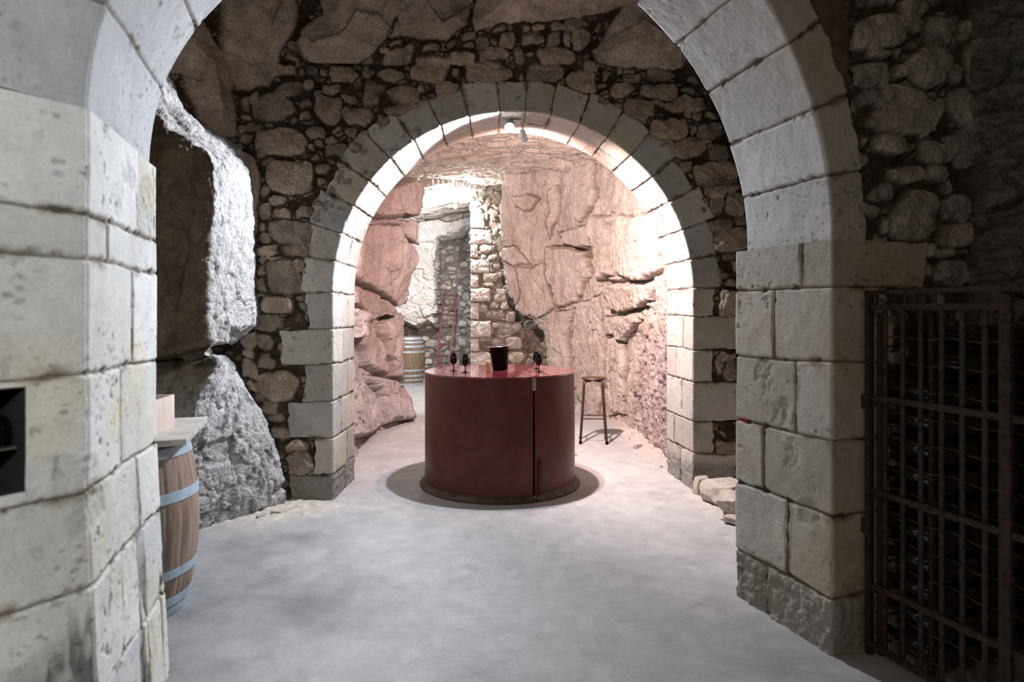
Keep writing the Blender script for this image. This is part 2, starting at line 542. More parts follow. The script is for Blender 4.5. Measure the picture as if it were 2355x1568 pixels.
def build_wall_back():
    u = np.concatenate([lin(-3.7, -2.5, .02), lin(-2.49, 1.95, .0065), lin(1.97, 3.4, .02)])
    v = lin(0, 4.9, .0065)
    X, Z = grid(u, v)
    Y = wall_y(X) + .012
    # big boulders lean out above the masonry, and bedrock comes forward at the left
    Y = Y - .55 * sm(Z, 3.45 - .10 * (X < -.9), 4.7) - .06 * sm(Z, 3.5, 3.6)
    lf = sm(-X, 1.98 + .12 * sm(Z, 2.4, 1.4), 2.9)
    Y = Y - .8 * lf * (.5 + .5 * sm(Z, 1.5, 3.))
    P = np.stack([X, Y, Z], -1)
    s = Sheet(P)
    s.warp(.030, 11, 3)
    R3 = ((500, 0), .3397)
    R4 = ((1200, 0), .3826)
    R6 = ((560, 480), .4335)
    R7 = ((1540, 380), .4843)
    a = [(1965,275,110,115),(1800,285,100,105),(2130,260,150,95),(2265,270,95,95),(2090,185,65,50),(1910,195,90,45),(2170,185,85,40),(2330,190,60,50),
         (1440,325,125,50),(1580,300,95,60,-30),(1205,290,95,35),(1215,380,195,110,-10),(1650,390,180,95),(1855,365,215,85,-8),(2045,375,65,125),(2260,370,205,115),(1955,370,55,65),
         (1450,470,265,205,5),(1845,490,340,155,3),(2225,495,260,125),(860,505,205,120,8),(1185,515,190,90),(1015,490,55,95),(1620,500,45,65),
         (480,600,200,110,-15),(620,580,85,60),(775,610,125,85),(1050,640,135,190,12),(1560,610,175,115,-10),(1265,645,225,145),(1130,600,45,65),(890,675,115,50),
         (385,725,300,195),(185,710,80,115),(255,660,75,90),(600,705,85,65),(750,750,200,180,10),(950,790,210,135,0),(1400,700,95,42),(1250,750,260,75,-5),(1125,820,105,85),
         (190,800,85,52),(250,870,125,62),(350,850,85,38),(165,880,60,62),(200,940,92,62),(430,960,370,200,0),(665,905,145,85,10),(910,905,95,52),(590,790,85,62),(640,995,50,42),(800,1020,135,95),(930,1000,92,92),
         (345,1100,95,52),(490,1200,340,215,4),(720,1140,105,75),(710,1230,55,52),(410,1360,135,75),(330,1290,62,92),(330,1430,100,115),(440,1440,120,62),(600,1440,130,70),
         (470,470,140,75),(520,390,115,42,20),(515,310,62,105,-30),(720,490,60,60),(560,430,70,40),(1130,330,70,40),(1300,330,60,50),(1700,240,110,70),(1520,700,90,60),
         (690,640,60,40),(1380,600,60,50),(820,880,60,40),(560,1110,80,50),(850,1130,70,50),(770,1300,60,60),(1000,900,60,45)]
    s.stones(a, *R3, seed=1)
    b = [(185,240,85,92),(265,240,42,92),(350,235,125,135),(310,150,155,82,-30),(95,165,72,52),(195,165,72,60),(60,215,105,60),(210,335,245,85),(140,440,240,115),(355,480,175,160),(420,395,112,62,15),(395,338,50,38),
         (600,540,155,85,-8),(655,475,112,62),(835,450,185,92),(825,555,235,102),(1000,545,92,55),(980,635,245,102,-3),(700,660,195,125,12),(580,630,52,42),(800,620,55,32),(840,625,42,35),
         (880,780,245,132,4),(1035,790,42,72),(1130,790,142,102),(990,690,62,52),(1055,700,62,62),(1035,660,62,42),(1135,700,62,42),(725,730,52,32),(800,830,52,32),
         (1000,890,225,122),(1175,915,132,112),(1180,1040,295,145,-5),(990,1000,82,72),(1160,1150,122,92),(1265,1145,92,72),(1170,1240,82,105),(1280,1230,112,135),(1190,1355,155,85),(1320,1320,62,72),(1250,1440,225,140,-5),(1245,1540,92,42),
         (510,450,50,80,20),(590,420,40,60),(850,840,50,30),(1110,850,70,30),(500,580,50,30)]
    s.stones(b, *R4, seed=2)
    c = [(120,30,82,72),(215,25,102,52),(330,20,92,62),(260,125,275,135,3),(95,95,38,52),(110,150,62,62),(135,220,112,72),(160,265,82,32),(290,225,175,72),(105,275,52,38),(100,325,52,72),(225,370,190,185),(300,300,72,62,-30),(95,410,52,92),(185,510,185,88,0),(95,470,62,22),(130,605,180,90),(35,700,92,102),(120,710,82,82),(30,770,62,52),(35,850,85,115),(120,805,92,82),(190,940,230,165),(150,1055,85,72),(170,1110,105,52),(290,1255,125,72),(300,1350,140,132),(60,940,82,62),(205,1190,125,60),(100,1000,80,70)]
    s.stones(c, *R6, seed=3)
    d = [(215,60,205,92),(290,120,62,48),(215,125,82,52),(220,195,58,85),(305,190,92,115),(330,260,62,62),(240,290,115,48),(290,350,175,92),(285,430,62,42),(320,480,52,52),(285,555,52,42),(275,650,95,132),(240,930,42,122),(290,975,62,102),(280,910,72,42),(270,1340,105,82),(280,1470,100,60)]
    s.stones(d, *R7, seed=4)
    # boulders above and left
    D0 = s.D.copy()
    big = [[(0,-300),(510,-300),(560,70),(540,190),(440,320),(430,500),(350,590),(110,620),(60,500),(0,380)],
           [(720,-300),(1180,-300),(1240,60),(1130,270),(1040,380),(940,430),(820,420),(620,410),(530,290),(590,180),(700,90)],
           [(1250,-300),(1850,-300),(1710,60),(1700,150),(1540,280),(1170,250),(1220,130)],
           [(1730,60),(1870,-300),(3000,-300),(2900,10),(2355,140),(2050,150),(1880,170),(1740,215)]]
    s.polys(big, *R3, seed=5)
    s.polys([[(430,310),(540,130),(640,-10),(700,-200),(1200,-200),(1300,300),(1010,340),(960,400),(730,400),(640,410),(450,370)]], *R4, seed=6)
    s.polys([[(-300,-500),(245,-500),(560,-20),(575,150),(600,260),(605,470),(480,495),(340,330),(230,60),(-300,200)],
             [(640,560),(720,600),(765,700),(772,850),(748,1000),(742,1200),(738,1520),(560,1520),(500,560)]], (330, 150), .3507, seed=7)
    isbig = (s.D > D0) & (s.D > -.01)
    Dn = s.D.copy()
    s.rubble((10, 10, 16), .030, .018, seed=1, contrast=.24, gap=.06)
    g = isbig * sm(Dn, -.01, .03)
    lump = .05 + .10 * sm(Dn, 0, .22) + .07 * fbm(s.P, 2.4, 5, 77) + .012 * fbm(s.P, 14, 4, 78)
    f1, f2, r, vv = worley(s.P * 3.2, 90)
    lump = lump + .05 * ((r - .5) * vv).sum(-1)
    s.H = s.H * (1 - g) + lump * g
    bc = np.array((.43, .345, .265)) * (1 + .28 * fbm(s.P, 3.5, 5, 91)[..., None]) * (.85 + .3 * s.R[..., None])
    s.C = s.C * (1 - g[..., None]) + bc * g[..., None]
    # the dressed ring stands in front of the core
    dl = A2L[0] - X
    zq = Z + 0 * X
    Lh = np.array(LL2 + [.24])[np.searchsorted(ZL2, zq)]
    zr_ = ZR2[::-1]
    Rh = np.array(LR2[::-1] + [.22])[np.searchsorted(zr_, zq)]
    blkd = np.where(zq < SPR2, np.where(X < 0, Lh - dl, Rh - (X - A2R[0])), .24 - (np.hypot(X - (A2L[0] + A2R[0]) / 2, zq - SPR2) - 1.48))
    sink_under(s, blkd - .012)
    # opening of the arch
    Xc = (A2L[0] + A2R[0]) / 2
    hw = 1.48 + .05
    inside = (np.abs(X - Xc) < hw) & (Z < SPR2) | (np.hypot(X - Xc, Z - SPR2) < hw)
    s.build('wall_back', M_RUBBLE, 'dark rubble stone wall around the far arch, boulders along its top', keep=~inside)


build_wall_back()


# ------------------------------------------------------------------ arch strips
def strip(name, near, far, outv, t_joints, lens, longs, out=.5, back=.25, step=.006, seed=0, col=CREAM, label=None,
          toward=(0, 0, 1.2), groove=.012, paint=None, behind=-.05, moss=0., tcoord=None, depthv=None, extra=None, lowrough=0.):
    """near/far: (n,3) edge lines of the reveal; outv: (n,3) direction of the wall face away from the opening.
    t_joints: arc positions of the bed joints; lens: length of each block on the face; longs: split of each block on the reveal (0..1)"""
    n = len(near)
    seg = np.r_[0, np.cumsum(np.linalg.norm(np.diff(near, axis=0), axis=1))]
    t = np.linspace(0, seg[-1], int(seg[-1] / step) + 1)
    def re(a):
        return np.stack([np.interp(t, seg, a[:, k]) for k in range(3)], -1)
    nr, fr, ov = re(near), re(far), re(outv)
    ov /= np.linalg.norm(ov, axis=1, keepdims=True)
    depth = float(np.linalg.norm(fr - nr, axis=1).mean())
    c = np.concatenate([-lin(out, step, step), lin(0, depth, step), depth + lin(step, back, step * 2)])
    T, C = grid(t, c)
    k = np.clip(C / depth, 0, 1)[..., None]
    P = nr[None] * (1 - k) + fr[None] * k
    P = P + ov[None] * np.maximum(0, -C)[..., None] + ov[None] * np.maximum(0, C - depth)[..., None]
    s = Sheet(P, toward=toward, ref=(len(c) * 2 // 3 if False else int(np.argmin(np.abs(c - depth * .5))), len(t) // 2))
    # soften the arris
    ns = s.N.copy()
    w_ = 3
    for _ in range(w_):
        ns[1:-1] = (ns[:-2] + ns[1:-1] + ns[2:]) / 3
    s.N = ns / (np.linalg.norm(ns, axis=-1, keepdims=True) + 1e-9)
    tj = np.array(sorted(t_joints))
    Tw = T + .006 * fbm(P, 9, 3, seed + 1) + .010 * fbm(P, 2.2, 2, seed + 2)
    Cw = C + .010 * fbm(P, 8, 3, seed + 3)
    idx = np.searchsorted(tj, Tw)
    lo = np.where(idx > 0, tj[np.clip(idx - 1, 0, len(tj) - 1)], -9)
    hi = np.where(idx < len(tj), tj[np.clip(idx, 0, len(tj) - 1)], 99)
    d = np.minimum(Tw - lo, hi - Tw)
    L = np.array(lens)[idx % len(lens)]
    G = np.array([g if g is not None else -1 for g in longs])[idx % len(longs)]
    G2 = np.where(G >= 0, np.abs(Cw - G * depth), 9)
    G2 = np.where(C < -.0, 9, G2)
    col2 = Cw > G * depth
    face_in = Cw + L + .035 * fbm(P, 5, 3, seed + 22) + .014 * fbm(P, 22, 3, seed + 23)                                  # >0 inside the block on the face
    rc = .022
    dd = np.minimum(d, np.where(C < 0, face_in, 9))
    dd = np.where((d < rc) & (face_in < rc) & (C < 0), rc - np.hypot(rc - d, rc - face_in), dd)
    dd = np.minimum(dd, G2)
    # chipped edges
    chip = sm(fbm(P, 16, 3, seed + 6), .18, .5) * .009
    on = sm(dd - chip, -.001, groove)
    inside = sm(np.where(C < 0, face_in, 1.), -.004, .012)
    rid = ((idx * .61803 + (G >= 0) * col2 * .37 + seed * .13) % 1)
    H = -.012 * (1 - on) + (rid - .5) * .007 + .0035 * fbm(P, 5, 4, seed + 4) + .0013 * fbm(P, 26, 4, seed + 5)
    H = H - .006 * (1 - sm(np.abs(C), 0, .012))          # worn arris
    pits = sm(fbm(P, 30, 3, seed + 12), .42, .6) * sm(fbm(P, 2.5, 3, seed + 13), -.1, .35)
    H = H - .006 * pits
    er = sm(fbm(P, 3.1, 4, seed + 14), .34, .5)         # eroded patches
    H = H - er * (.005 + .006 * fbm(P, 40, 3, seed + 15))
    if lowrough:
        lr = sm(lowrough - P[..., 2], -.05, .05)
        H = H + lr * .014 * fbm(P, 30, 4, seed + 18)
    H = H * inside + behind * (1 - inside)
    s.H = H.astype(np.float32)
    tone = .86 + .26 * rid
    hue = 1 + (((rid * 7.3) % 1) - .5)[..., None] * np.array((.03, 0, -.08))
    st = fbm(P, 4.5, 5, seed + 7)[..., None]
    Cc = col * tone[..., None] * hue * (1 + .13 * st)
    yel = sm(fbm(P, 2.4, 4, seed + 8), .1, .5)[..., None]
    Cc = Cc * (1 - yel * np.array((.03, .08, .20)))
    spots = sm(fbm(P, (34, 34, 60), 3, seed + 9), .30, .52)[..., None] * sm(fbm(P, 3, 3, seed + 10), -.15, .3)[..., None]
    Cc = Cc * (1 - .42 * spots)
    Cc = Cc * (1 - .35 * pits[..., None]) * (1 - .16 * er[..., None])
    mort = np.array((.17, .13, .10)) * (1 + .5 * fbm(P, 20, 3, seed + 11)[..., None])
    deep = (1 - sm(fbm(P, 5, 3, seed + 17), -.5, .4))[..., None]
    mort = mort * (1 - .6 * deep)
    vs = ((1 - sm(G2 + .03 * fbm(P, (16, 16, 4), 3, seed + 40), .0, .035)) * sm(fbm(P, (22, 22, 3), 3, seed + 41), -.05, .2))
    hs = (1 - sm(d + .02 * fbm(P, 14, 3, seed + 42), .0, .03)) * sm(fbm(P, 7, 3, seed + 43), .0, .3)
    vs = np.maximum(vs, hs)[..., None]
    Cc = Cc * (1 - .62 * vs * np.array((.85, .95, 1.05)))
    om = sm(dd - chip, .000, groove * .55)[..., None]
    Cc = Cc * om + mort * (1 - om)
    if lowrough:
        Cc = Cc * (1 - .42 * lr[..., None] * np.array((1, .95, .9)))
    if moss:
        bl = sm(P[..., 2] + .2 * fbm(P, 4, 3, seed + 30), moss, moss + .5) * sm(fbm(P, 16, 4, seed + 31), .12, .45) * sm(-P[..., 0], .3, .9)
        Cc = Cc * (1 - .5 * bl[..., None] * (C < .02)[..., None])
    if extra is not None:
        Cc, s.H = extra(s, P, C, T, Cc, s.H)
    if paint is not None:
        px_, py_, pw, ph = paint
        m = (1 - sm(np.hypot((s.PX - px_) / pw, (s.PY - py_ - .25 * (s.PX - px_)) / ph) + .35 * fbm(P, 40, 3, 5), .5, .9))[..., None]
        Cc = Cc * (1 - m) + np.array((.42, .03, .05)) * m
    s.C = Cc.astype(np.float32)
    return s.build(name, M_ASHLAR, label)


def build_arch_back():
    n = 200
    zj = np.linspace(0, SPR2, 60)
    th = np.linspace(0, math.pi, n)
    def line(L, R):
        c = (L + R) / 2
        h = (R - L) / 2
        hv = h / np.linalg.norm(h)
        pts = [(*L, z) for z in zj[:-1]]
        out = [(-hv[0], -hv[1], 0)] * (len(zj) - 1)
        for a in th:
            q = c - h * math.cos(a)
            pts.append((*q, SPR2 + RAD2 * math.sin(a)))
            o = -hv * math.cos(a)
            out.append((o[0], o[1], math.sin(a)))
        pts += [(*R, z) for z in zj[::-1][1:]]
        out += [(hv[0], hv[1], 0)] * (len(zj) - 1)
        return np.array(pts), np.array(out)
    nr, ov = line(A2L, A2R)
    fr, _ = line(A2LF, A2RF)
    zl = list(ZL2)
    lens = list(LL2)
    # voussoir joints measured on the front edge
    vp = [(768,601),(787,536),(814,472),(853,419),(896,360),(952,323),(1015,292),(1081,268),(1150,255),(1210,257),(1269,264),(1334,289),(1397,321),(1451,360),(1498,411),(1539,469),(1569,532),(1587,600)]
    Xc = (A2L[0] + A2R[0]) / 2
    tv = []
    for x, y in vp:
        Y = 5.38
        for _ in range(6):
            X = (x - CX) / F * Y
            Y = wall_y(X)
        z = EYE - (y - CY) / F * Y
        a = math.atan2(max(0, z - SPR2), -(X - Xc))
        tv.append(SPR2 + a * RAD2)
    rng = np.random.default_rng(5)
    vl = [.26,.27,.30,.27,.33,.30,.27,.25,.26,.25,.25,.27,.30,.28,.34,.26,.32,.25]
    arc = math.pi * RAD2
    zr = ZR2
    tr_ = [SPR2 + arc + (SPR2 - z) for z in zr]
    lens_r = list(LR2)
    tj = zl + tv + tr_
    ls = lens + vl + [.25] + lens_r[:]
    longs = [.55, .62, .35, .68, .45, .7] + [None, .5, None, None, None, None, None, None, None, None, .5, None, None, .5, None, None, .5, None] + [None] + [.5, .35, .6, .4, .7, .45]
    strip('trim_2', nr, fr, ov, tj, ls, longs, out=.46, back=.3, step=.0065, seed=40, col=np.array((.44, .41, .365)),
          label='dressed stone ring and jambs of the far arch', toward=(0, 5.6, 1.2), moss=1.75, lowrough=.22)


build_arch_back()

# front arch: near plane through the corners, far plane behind it
NR, NL = np.array((1.40, 2.85)), np.array((-1.257, 1.934))
FR, FL = np.array((1.19, 3.46)), np.array((-1.48, 2.714))


def arch_line(L, R, sl, sr, rl, rr, n=160):
    """from the left springing over the crown to the right springing"""
    c, h = (L + R) / 2, (R - L) / 2
    hv = h / np.linalg.norm(h)
    P, O = [], []
    for a in np.linspace(0, math.pi, n):
        q = c - h * math.cos(a)
        z = (sl + rl * math.sin(a)) if a < math.pi / 2 else (sr + rr * math.sin(a))
        P.append((*q, z))
        o = -hv * math.cos(a)
        O.append((o[0], o[1], math.sin(a)))
    return np.array(P), np.array(O)


def build_arch_front():
    n, ov = arch_line(NL, NR, 2.1, 1.82, 1.22, 1.50)
    f, _ = arch_line(FL + np.array((-.03, 0)), FR + np.array((.07, .025)), 2.11, 1.83, 1.22, 1.49)
    # the face of the left springing turns with the pier below it
    for i in range(len(ov)):
        k = 1 - min(1, (i / (len(ov) - 1)) * math.pi / .9)
        ov[i] = ov[i] * (1 - k) + np.array((-.555, -.832, .05)) * k
    seg = np.r_[0, np.cumsum(np.linalg.norm(np.diff(n, axis=0), axis=1))]
    ang = np.linspace(0, math.pi, len(seg))
    jl = [.27, .51, .76, 1.0, 1.22, 1.44]
    jr = [.19, .385, .585, .79, .99, 1.2, 1.42]
    tj = [float(np.interp(a, ang, seg)) for a in jl] + [float(np.interp(math.pi - a, ang, seg)) for a in jr[::-1]]
    strip('trim_1', n, f, ov, tj, [.3, .24, .3, .26, .28, .25, .26, .26, .26, .24, .22, .23, .215, .21],
          [None, None, .55, None] + [None] * 10, out=.42, back=.3, step=.0055, seed=11, col=np.array((.52, .515, .50)),
          label='broad stone ring of the near arch overhead', toward=(0, 2.6, 1.4), behind=-.05)


def build_piers():
    z = np.linspace(0, 1.825, 80)
    n = np.array([(*NR, k) for k in z])
    f = np.array([(*FR, k) for k in z])
    o = np.array([(.945, .326, 0)] * len(z))
    strip('wall_right_pier', n, f, o, [.25, .61, .94, 1.28, 1.617], [.40, .30, .34, .28, .36, .575],
          [1 - .356, 1 - .576, 1 - .32, 1 - .66, 1 - .44, 1 - .72], out=.62, back=.3, step=.005, seed=23,
          col=np.array((.53, .50, .44)), label='right stone pier of the near arch', toward=(0, 2.9, 1.), paint=(1706, 966, 17, 6), lowrough=.24)
    z = np.linspace(0, 2.105, 80)
    bat = np.maximum(0, 1.0 - z) * .035
    n = np.array([(NL[0] + b, NL[1] + b * .3, k) for k, b in zip(z, bat)])
    f = np.array([(FL[0] + b * 1.6, FL[1], k) for k, b in zip(z, bat)])
    o = np.array([(-.555, -.832, 0)] * len(z))

    def niche(s, P, C, T, Cc, H):
        # square recess let into the face of the pier, inner shade painted near-black
        zz = P[..., 2]
        a = -C
        m = sm(a, .160, .164) * (1 - sm(a, .36, .364)) * sm(zz, 1.012, 1.016) * (1 - sm(zz, 1.288, 1.292))
        H = H * (1 - m) - .16 * m
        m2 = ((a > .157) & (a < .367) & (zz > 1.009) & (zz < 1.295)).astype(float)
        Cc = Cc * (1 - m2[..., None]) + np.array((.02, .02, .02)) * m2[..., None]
        lowd = sm(.62 - zz + .1 * fbm(P, 4, 3, 3), 0, .12)[..., None] * (C < .01)[..., None]
        Cc = Cc * (1 - .5 * lowd * (.6 + .4 * fbm(P, (6, 6, 2), 4, 8)[..., None]))
        cr = sm(fbm(P, (7, 7, 1.2), 4, 61, .5, True), .60, .72) * (1 - sm(zz, .45, .75))
        Cc = Cc * (1 - .6 * cr[..., None])
        H = H - .008 * cr
        return Cc, H
    strip('wall_left_pier', n, f, o, [.35, .69, .966, 1.313, 1.663, 1.797], [.8] * 7,
          [.62, .57, .63, .39, .56, .23, .67], out=.55, back=.3, step=.005, seed=31, col=np.array((.72, .71, .67)),
          label='left stone pier of the near arch with a small dark recess', toward=(0, 2.6, 1.), extra=niche)


build_arch_front()
build_piers()


# rubble wall carrying the near arch at the right, its continuation behind the grille, and rock at the far right
def build_wall_right():
    d = np.array((.945, .326)) / math.hypot(.945, .326)
    u = np.concatenate([lin(.10, 1.25, .006), lin(1.27, 2.6, .02)])
    v = lin(0, 4.3, .007)
    U, Z = grid(u, v)
    bend = .95 * sm(U, .80, 1.6)
    P = np.stack([NR[0] + d[0] * U + .0 * bend, NR[1] + d[1] * U + .015 - bend * .9, Z], -1)
    s = Sheet(P, toward=(0.5, 0, 1.5), ref=(200, 40))
    s.warp(.012, 10, 8)
    st = [(240,30,130,90),(470,10,95,60),(660,40,155,105),(780,170,155,175),(470,170,290,190,-10),(640,130,125,110),(310,295,92,62),(470,285,125,62),(430,400,205,140),(580,380,72,82),(730,350,235,240,20),(875,390,62,112),(915,170,62,112),(1090,310,330,270,-10),
          (430,510,132,82,-15),(620,590,335,265,15),(970,570,285,212,10),(540,750,175,112),(760,790,155,122),(930,770,192,205,-20),(630,900,205,102),(780,900,102,102),(520,990,72,102),(655,1110,225,280,4),(880,1080,185,142),(880,1210,192,132),(830,1300,102,52),(850,1410,182,152),(750,1290,52,82),(520,1170,42,102),(1200,530,122,92),(700,700,50,50),(1140,720,80,100)]
    s.stones(st, (1800, 0), .4465, seed=9)
    s.rubble((10, 10, 14), .035, .022, col=np.array((.50, .50, .47)), mortar=np.array((.085, .068, .052)), seed=12, contrast=.25)
    g = sm(U, .80, .95) * sm(Z, 1.2, 1.5)
    sD = s.D
    s.D = sD * 0 - 1
    s.H *= (1 - g)
    s.rock(.10, 2.6, 60, (1, 1, 2.2), .012, np.array((.22, .22, .20)), 0, region=g)
    Lp = np.array([.40, .30, .34, .28, .36, .575])[np.searchsorted([.25, .61, .94, 1.28, 1.617], Z)]
    rr = np.hypot((U + 1.405) / 1.405, (Z - 1.82) / 1.5) - 1
    sink_under(s, np.where(Z < 1.82, Lp - U, .195 - rr * 1.42) - .01)
    s.build('wall_right', M_RUBBLE, 'dark rubble wall right of the near arch running on behind the grille')
    # upper rubble carried by the arch ring on the left, out of the light
    u = lin(.25, 3.3, .02)
    U, Z = grid(u, lin(3.2, 4.3, .02))
    P = np.stack([NR[0] - d[0] * U, NR[1] - d[1] * U + .015, Z], -1)
    s = Sheet(P, toward=(0, 0, 1.5))
    s.rubble((9, 9, 13), seed=5)
    s.build('wall_front_arch', M_RUBBLE, 'rubble above the crown of the near arch')


build_wall_right()


# ------------------------------------------------------------------ bedrock masses
def smooth1(a, n):
    for _ in range(n):
        a = np.concatenate([a[:1], (a[:-2] + 2 * a[1:-1] + a[2:]) / 4, a[-1:]])
    return a


def plan_sheet(rows, zs, step, toward, passes=14):
    """rows(z) gives a plan polyline [(x,y)...] for every height; resampled to a grid"""
    ref = rows(zs[len(zs) // 2])
    ln = sum(math.dist(ref[i], ref[i + 1]) for i in range(len(ref) - 1))
    nu = int(ln / step)
    P = np.zeros((len(zs), nu, 3), np.float32)
    frac = None
    for i, z in enumerate(zs):
        q = np.array(rows(z), float)
        sg = np.linalg.norm(np.diff(np.array(ref), axis=0), axis=1)
        sg = np.r_[0, np.cumsum(sg)] / sg.sum()
        t = np.linspace(0, 1, nu)
        x = smooth1(np.interp(t, sg, q[:, 0]), passes)
        y = smooth1(np.interp(t, sg, q[:, 1]), passes)
        P[i, :, 0], P[i, :, 1], P[i, :, 2] = x, y, z
    return Sheet(P, toward=toward)


def build_left_rock():
    sil = [(-100, 380), (120, 380), (170, 395), (200, 415), (250, 450), (290, 480), (315, 520), (340, 552), (370, 566), (400, 578), (450, 583), (470, 580), (600, 582), (700, 585), (748, 583), (765, 560), (785, 535), (808, 512), (822, 512), (840, 530), (870, 545), (900, 558), (950, 588), (1000, 612), (1050, 630), (1100, 646), (1150, 652), (1300, 655)]
    rid = [(-100, 330), (180, 345), (250, 350), (300, 385), (330, 440), (350, 478), (380, 493), (450, 496), (500, 488), (600, 478), (700, 474), (780, 480), (800, 492), (830, 500), (870, 480), (920, 455), (1000, 440), (1100, 440), (1200, 455), (1400, 470)]

    def rows(z):
        y1 = CY - (z - EYE) * F / 4.95
        y0 = CY - (z - EYE) * F / 4.35
        Ys = 4.98 + .12 * float(interp(z, [(0, 1), (.9, 0), (5, 0)]))
        Yr = 4.30 + .20 * float(interp(z, [(0, 1), (.9, 0), (5, 0)]))
        xs = (float(interp(y1, sil)) - CX) / F * Ys
        xr = (float(interp(y0, rid)) - CX) / F * Yr
        return [(-3.4, 3.9), (-2.6, 4.15), (xr, Yr), (xs, Ys), (xs - .10, 5.32), (xs - .5, 5.6)]
    s = plan_sheet(rows, lin(0, 3.9, .008), .008, (0, 4.6, 1.5), 7)
    s.rock(.030, 2.8, 3, (1, 1, .7), .007, np.array((.47, .45, .43)), 0)
    P = s.P
    s.H += .012 * fbm(P, 16, 4, 51, .6) + .006 * fbm(P, 42, 3, 52, .6)
    s.cracks([[(340, 838), (420, 826), (480, 806), (520, 803)], [(355, 848), (400, 838)]], width=.035, depth=.10)
    s.cracks([[(630, 1135), (648, 1118)], [(592, 1180), (612, 1170)]], width=.02, depth=.03)
    # brown on the face turned to the room, paler on the broken flank
    Nn = s.N
    cr = sm(-Nn[..., 1], .45, .85) * sm(P[..., 2] + .25 * fbm(P, 3, 4, 55), .55, 1.25)
    br = np.array((.20, .155, .105)) * (1 + .5 * fbm(P, 6, 5, 56)[..., None])
    s.C = s.C * (1 - cr[..., None]) + br * cr[..., None]
    pt = sm(fbm(P, (18, 18, 12), 4, 57, .6), .05, .4)[..., None]
    s.C = s.C * (1 - .62 * pt * (.35 + .65 * (P[..., 2] < 1.2))[..., None])
    s.build('wall_rock_left', M_FLANK, 'jagged limestone outcrop left of the far arch, brown front and a pale broken flank')


build_left_rock()


def build_chamber_left():
    sil = [(-200, 965), (380, 957), (400, 950), (450, 946), (500, 942), (530, 950), (545, 958), (560, 950), (600, 943), (650, 930), (690, 915), (720, 902), (735, 908), (760, 919), (800, 918), (860, 909), (900, 908), (925, 925), (955, 942), (1000, 945)]

    def rows(z):
        y1 = CY - (z - EYE) * F / 9.1
        xs = (float(interp(y1, sil)) - CX) / F * 9.1
        b = float(interp(z, [(0, .16), (.5, .05), (.9, 0), (4, -.05)]))
        return [(-1.62, 6.0), (-1.72 + b * .4, 6.8), (-1.92 + b, 7.9), (xs, 9.1), (xs - .5, 9.6), (-3.6, 10.0)]
    s = plan_sheet(rows, lin(0, 4.1, .011), .011, (0, 7.5, 1.5), 14)
    s.warp(.03, 6, 4)
    s.polys([[(170,310),(300,330),(380,430),(400,470),(370,560),(320,720),(270,740),(200,690),(80,620),(-40,580),(-40,300)],
             [(240,110),(380,60),(420,180),(380,275),(200,290),(100,280),(100,100)],
             [(150,300),(370,290),(395,340),(400,420),(380,420),(300,325),(170,300)],
             [(40,640),(80,635),(190,680),(200,760),(170,840),(120,830),(70,740),(40,740)],
             [(210,695),(265,745),(240,800),(180,815)],
             [(180,850),(290,765),(330,830),(315,930),(295,1000),(310,1160),(250,1120),(215,950)],
             [(90,880),(170,850),(212,950),(250,1120),(180,1100),(120,1070),(100,960)],
             [(130,1110),(260,1130),(340,1230),(385,1350),(230,1375),(180,1240)],
             [(50,1150),(90,1140),(170,1230),(225,1375),(130,1440),(50,1450)],
             [(40,750),(75,760),(120,850),(80,910),(40,930)]], (780, 380), .4338, seed=3)
    s.rock(.035, 2.6, 13, (1, 1, .8), .014, np.array((.38, .335, .315)), .14, .05)
    gap = 1 - sm(s.D, -.02, .02)
    s.H -= .03 * gap * (s.D > -.3) + .05 * (1 - sm(np.abs(s.D - .002), 0, .022))
    s.H += .012 * fbm(s.P, (12, 12, 7), 4, 63)
    P = s.P
    s.C *= (1 + .3 * fbm(P, (9, 9, 3), 5, 66))[..., None]
    s.build('wall_chamber_left', M_ROCK, 'brownish pink stacked boulders on the left inside the far arch')


build_chamber_left()


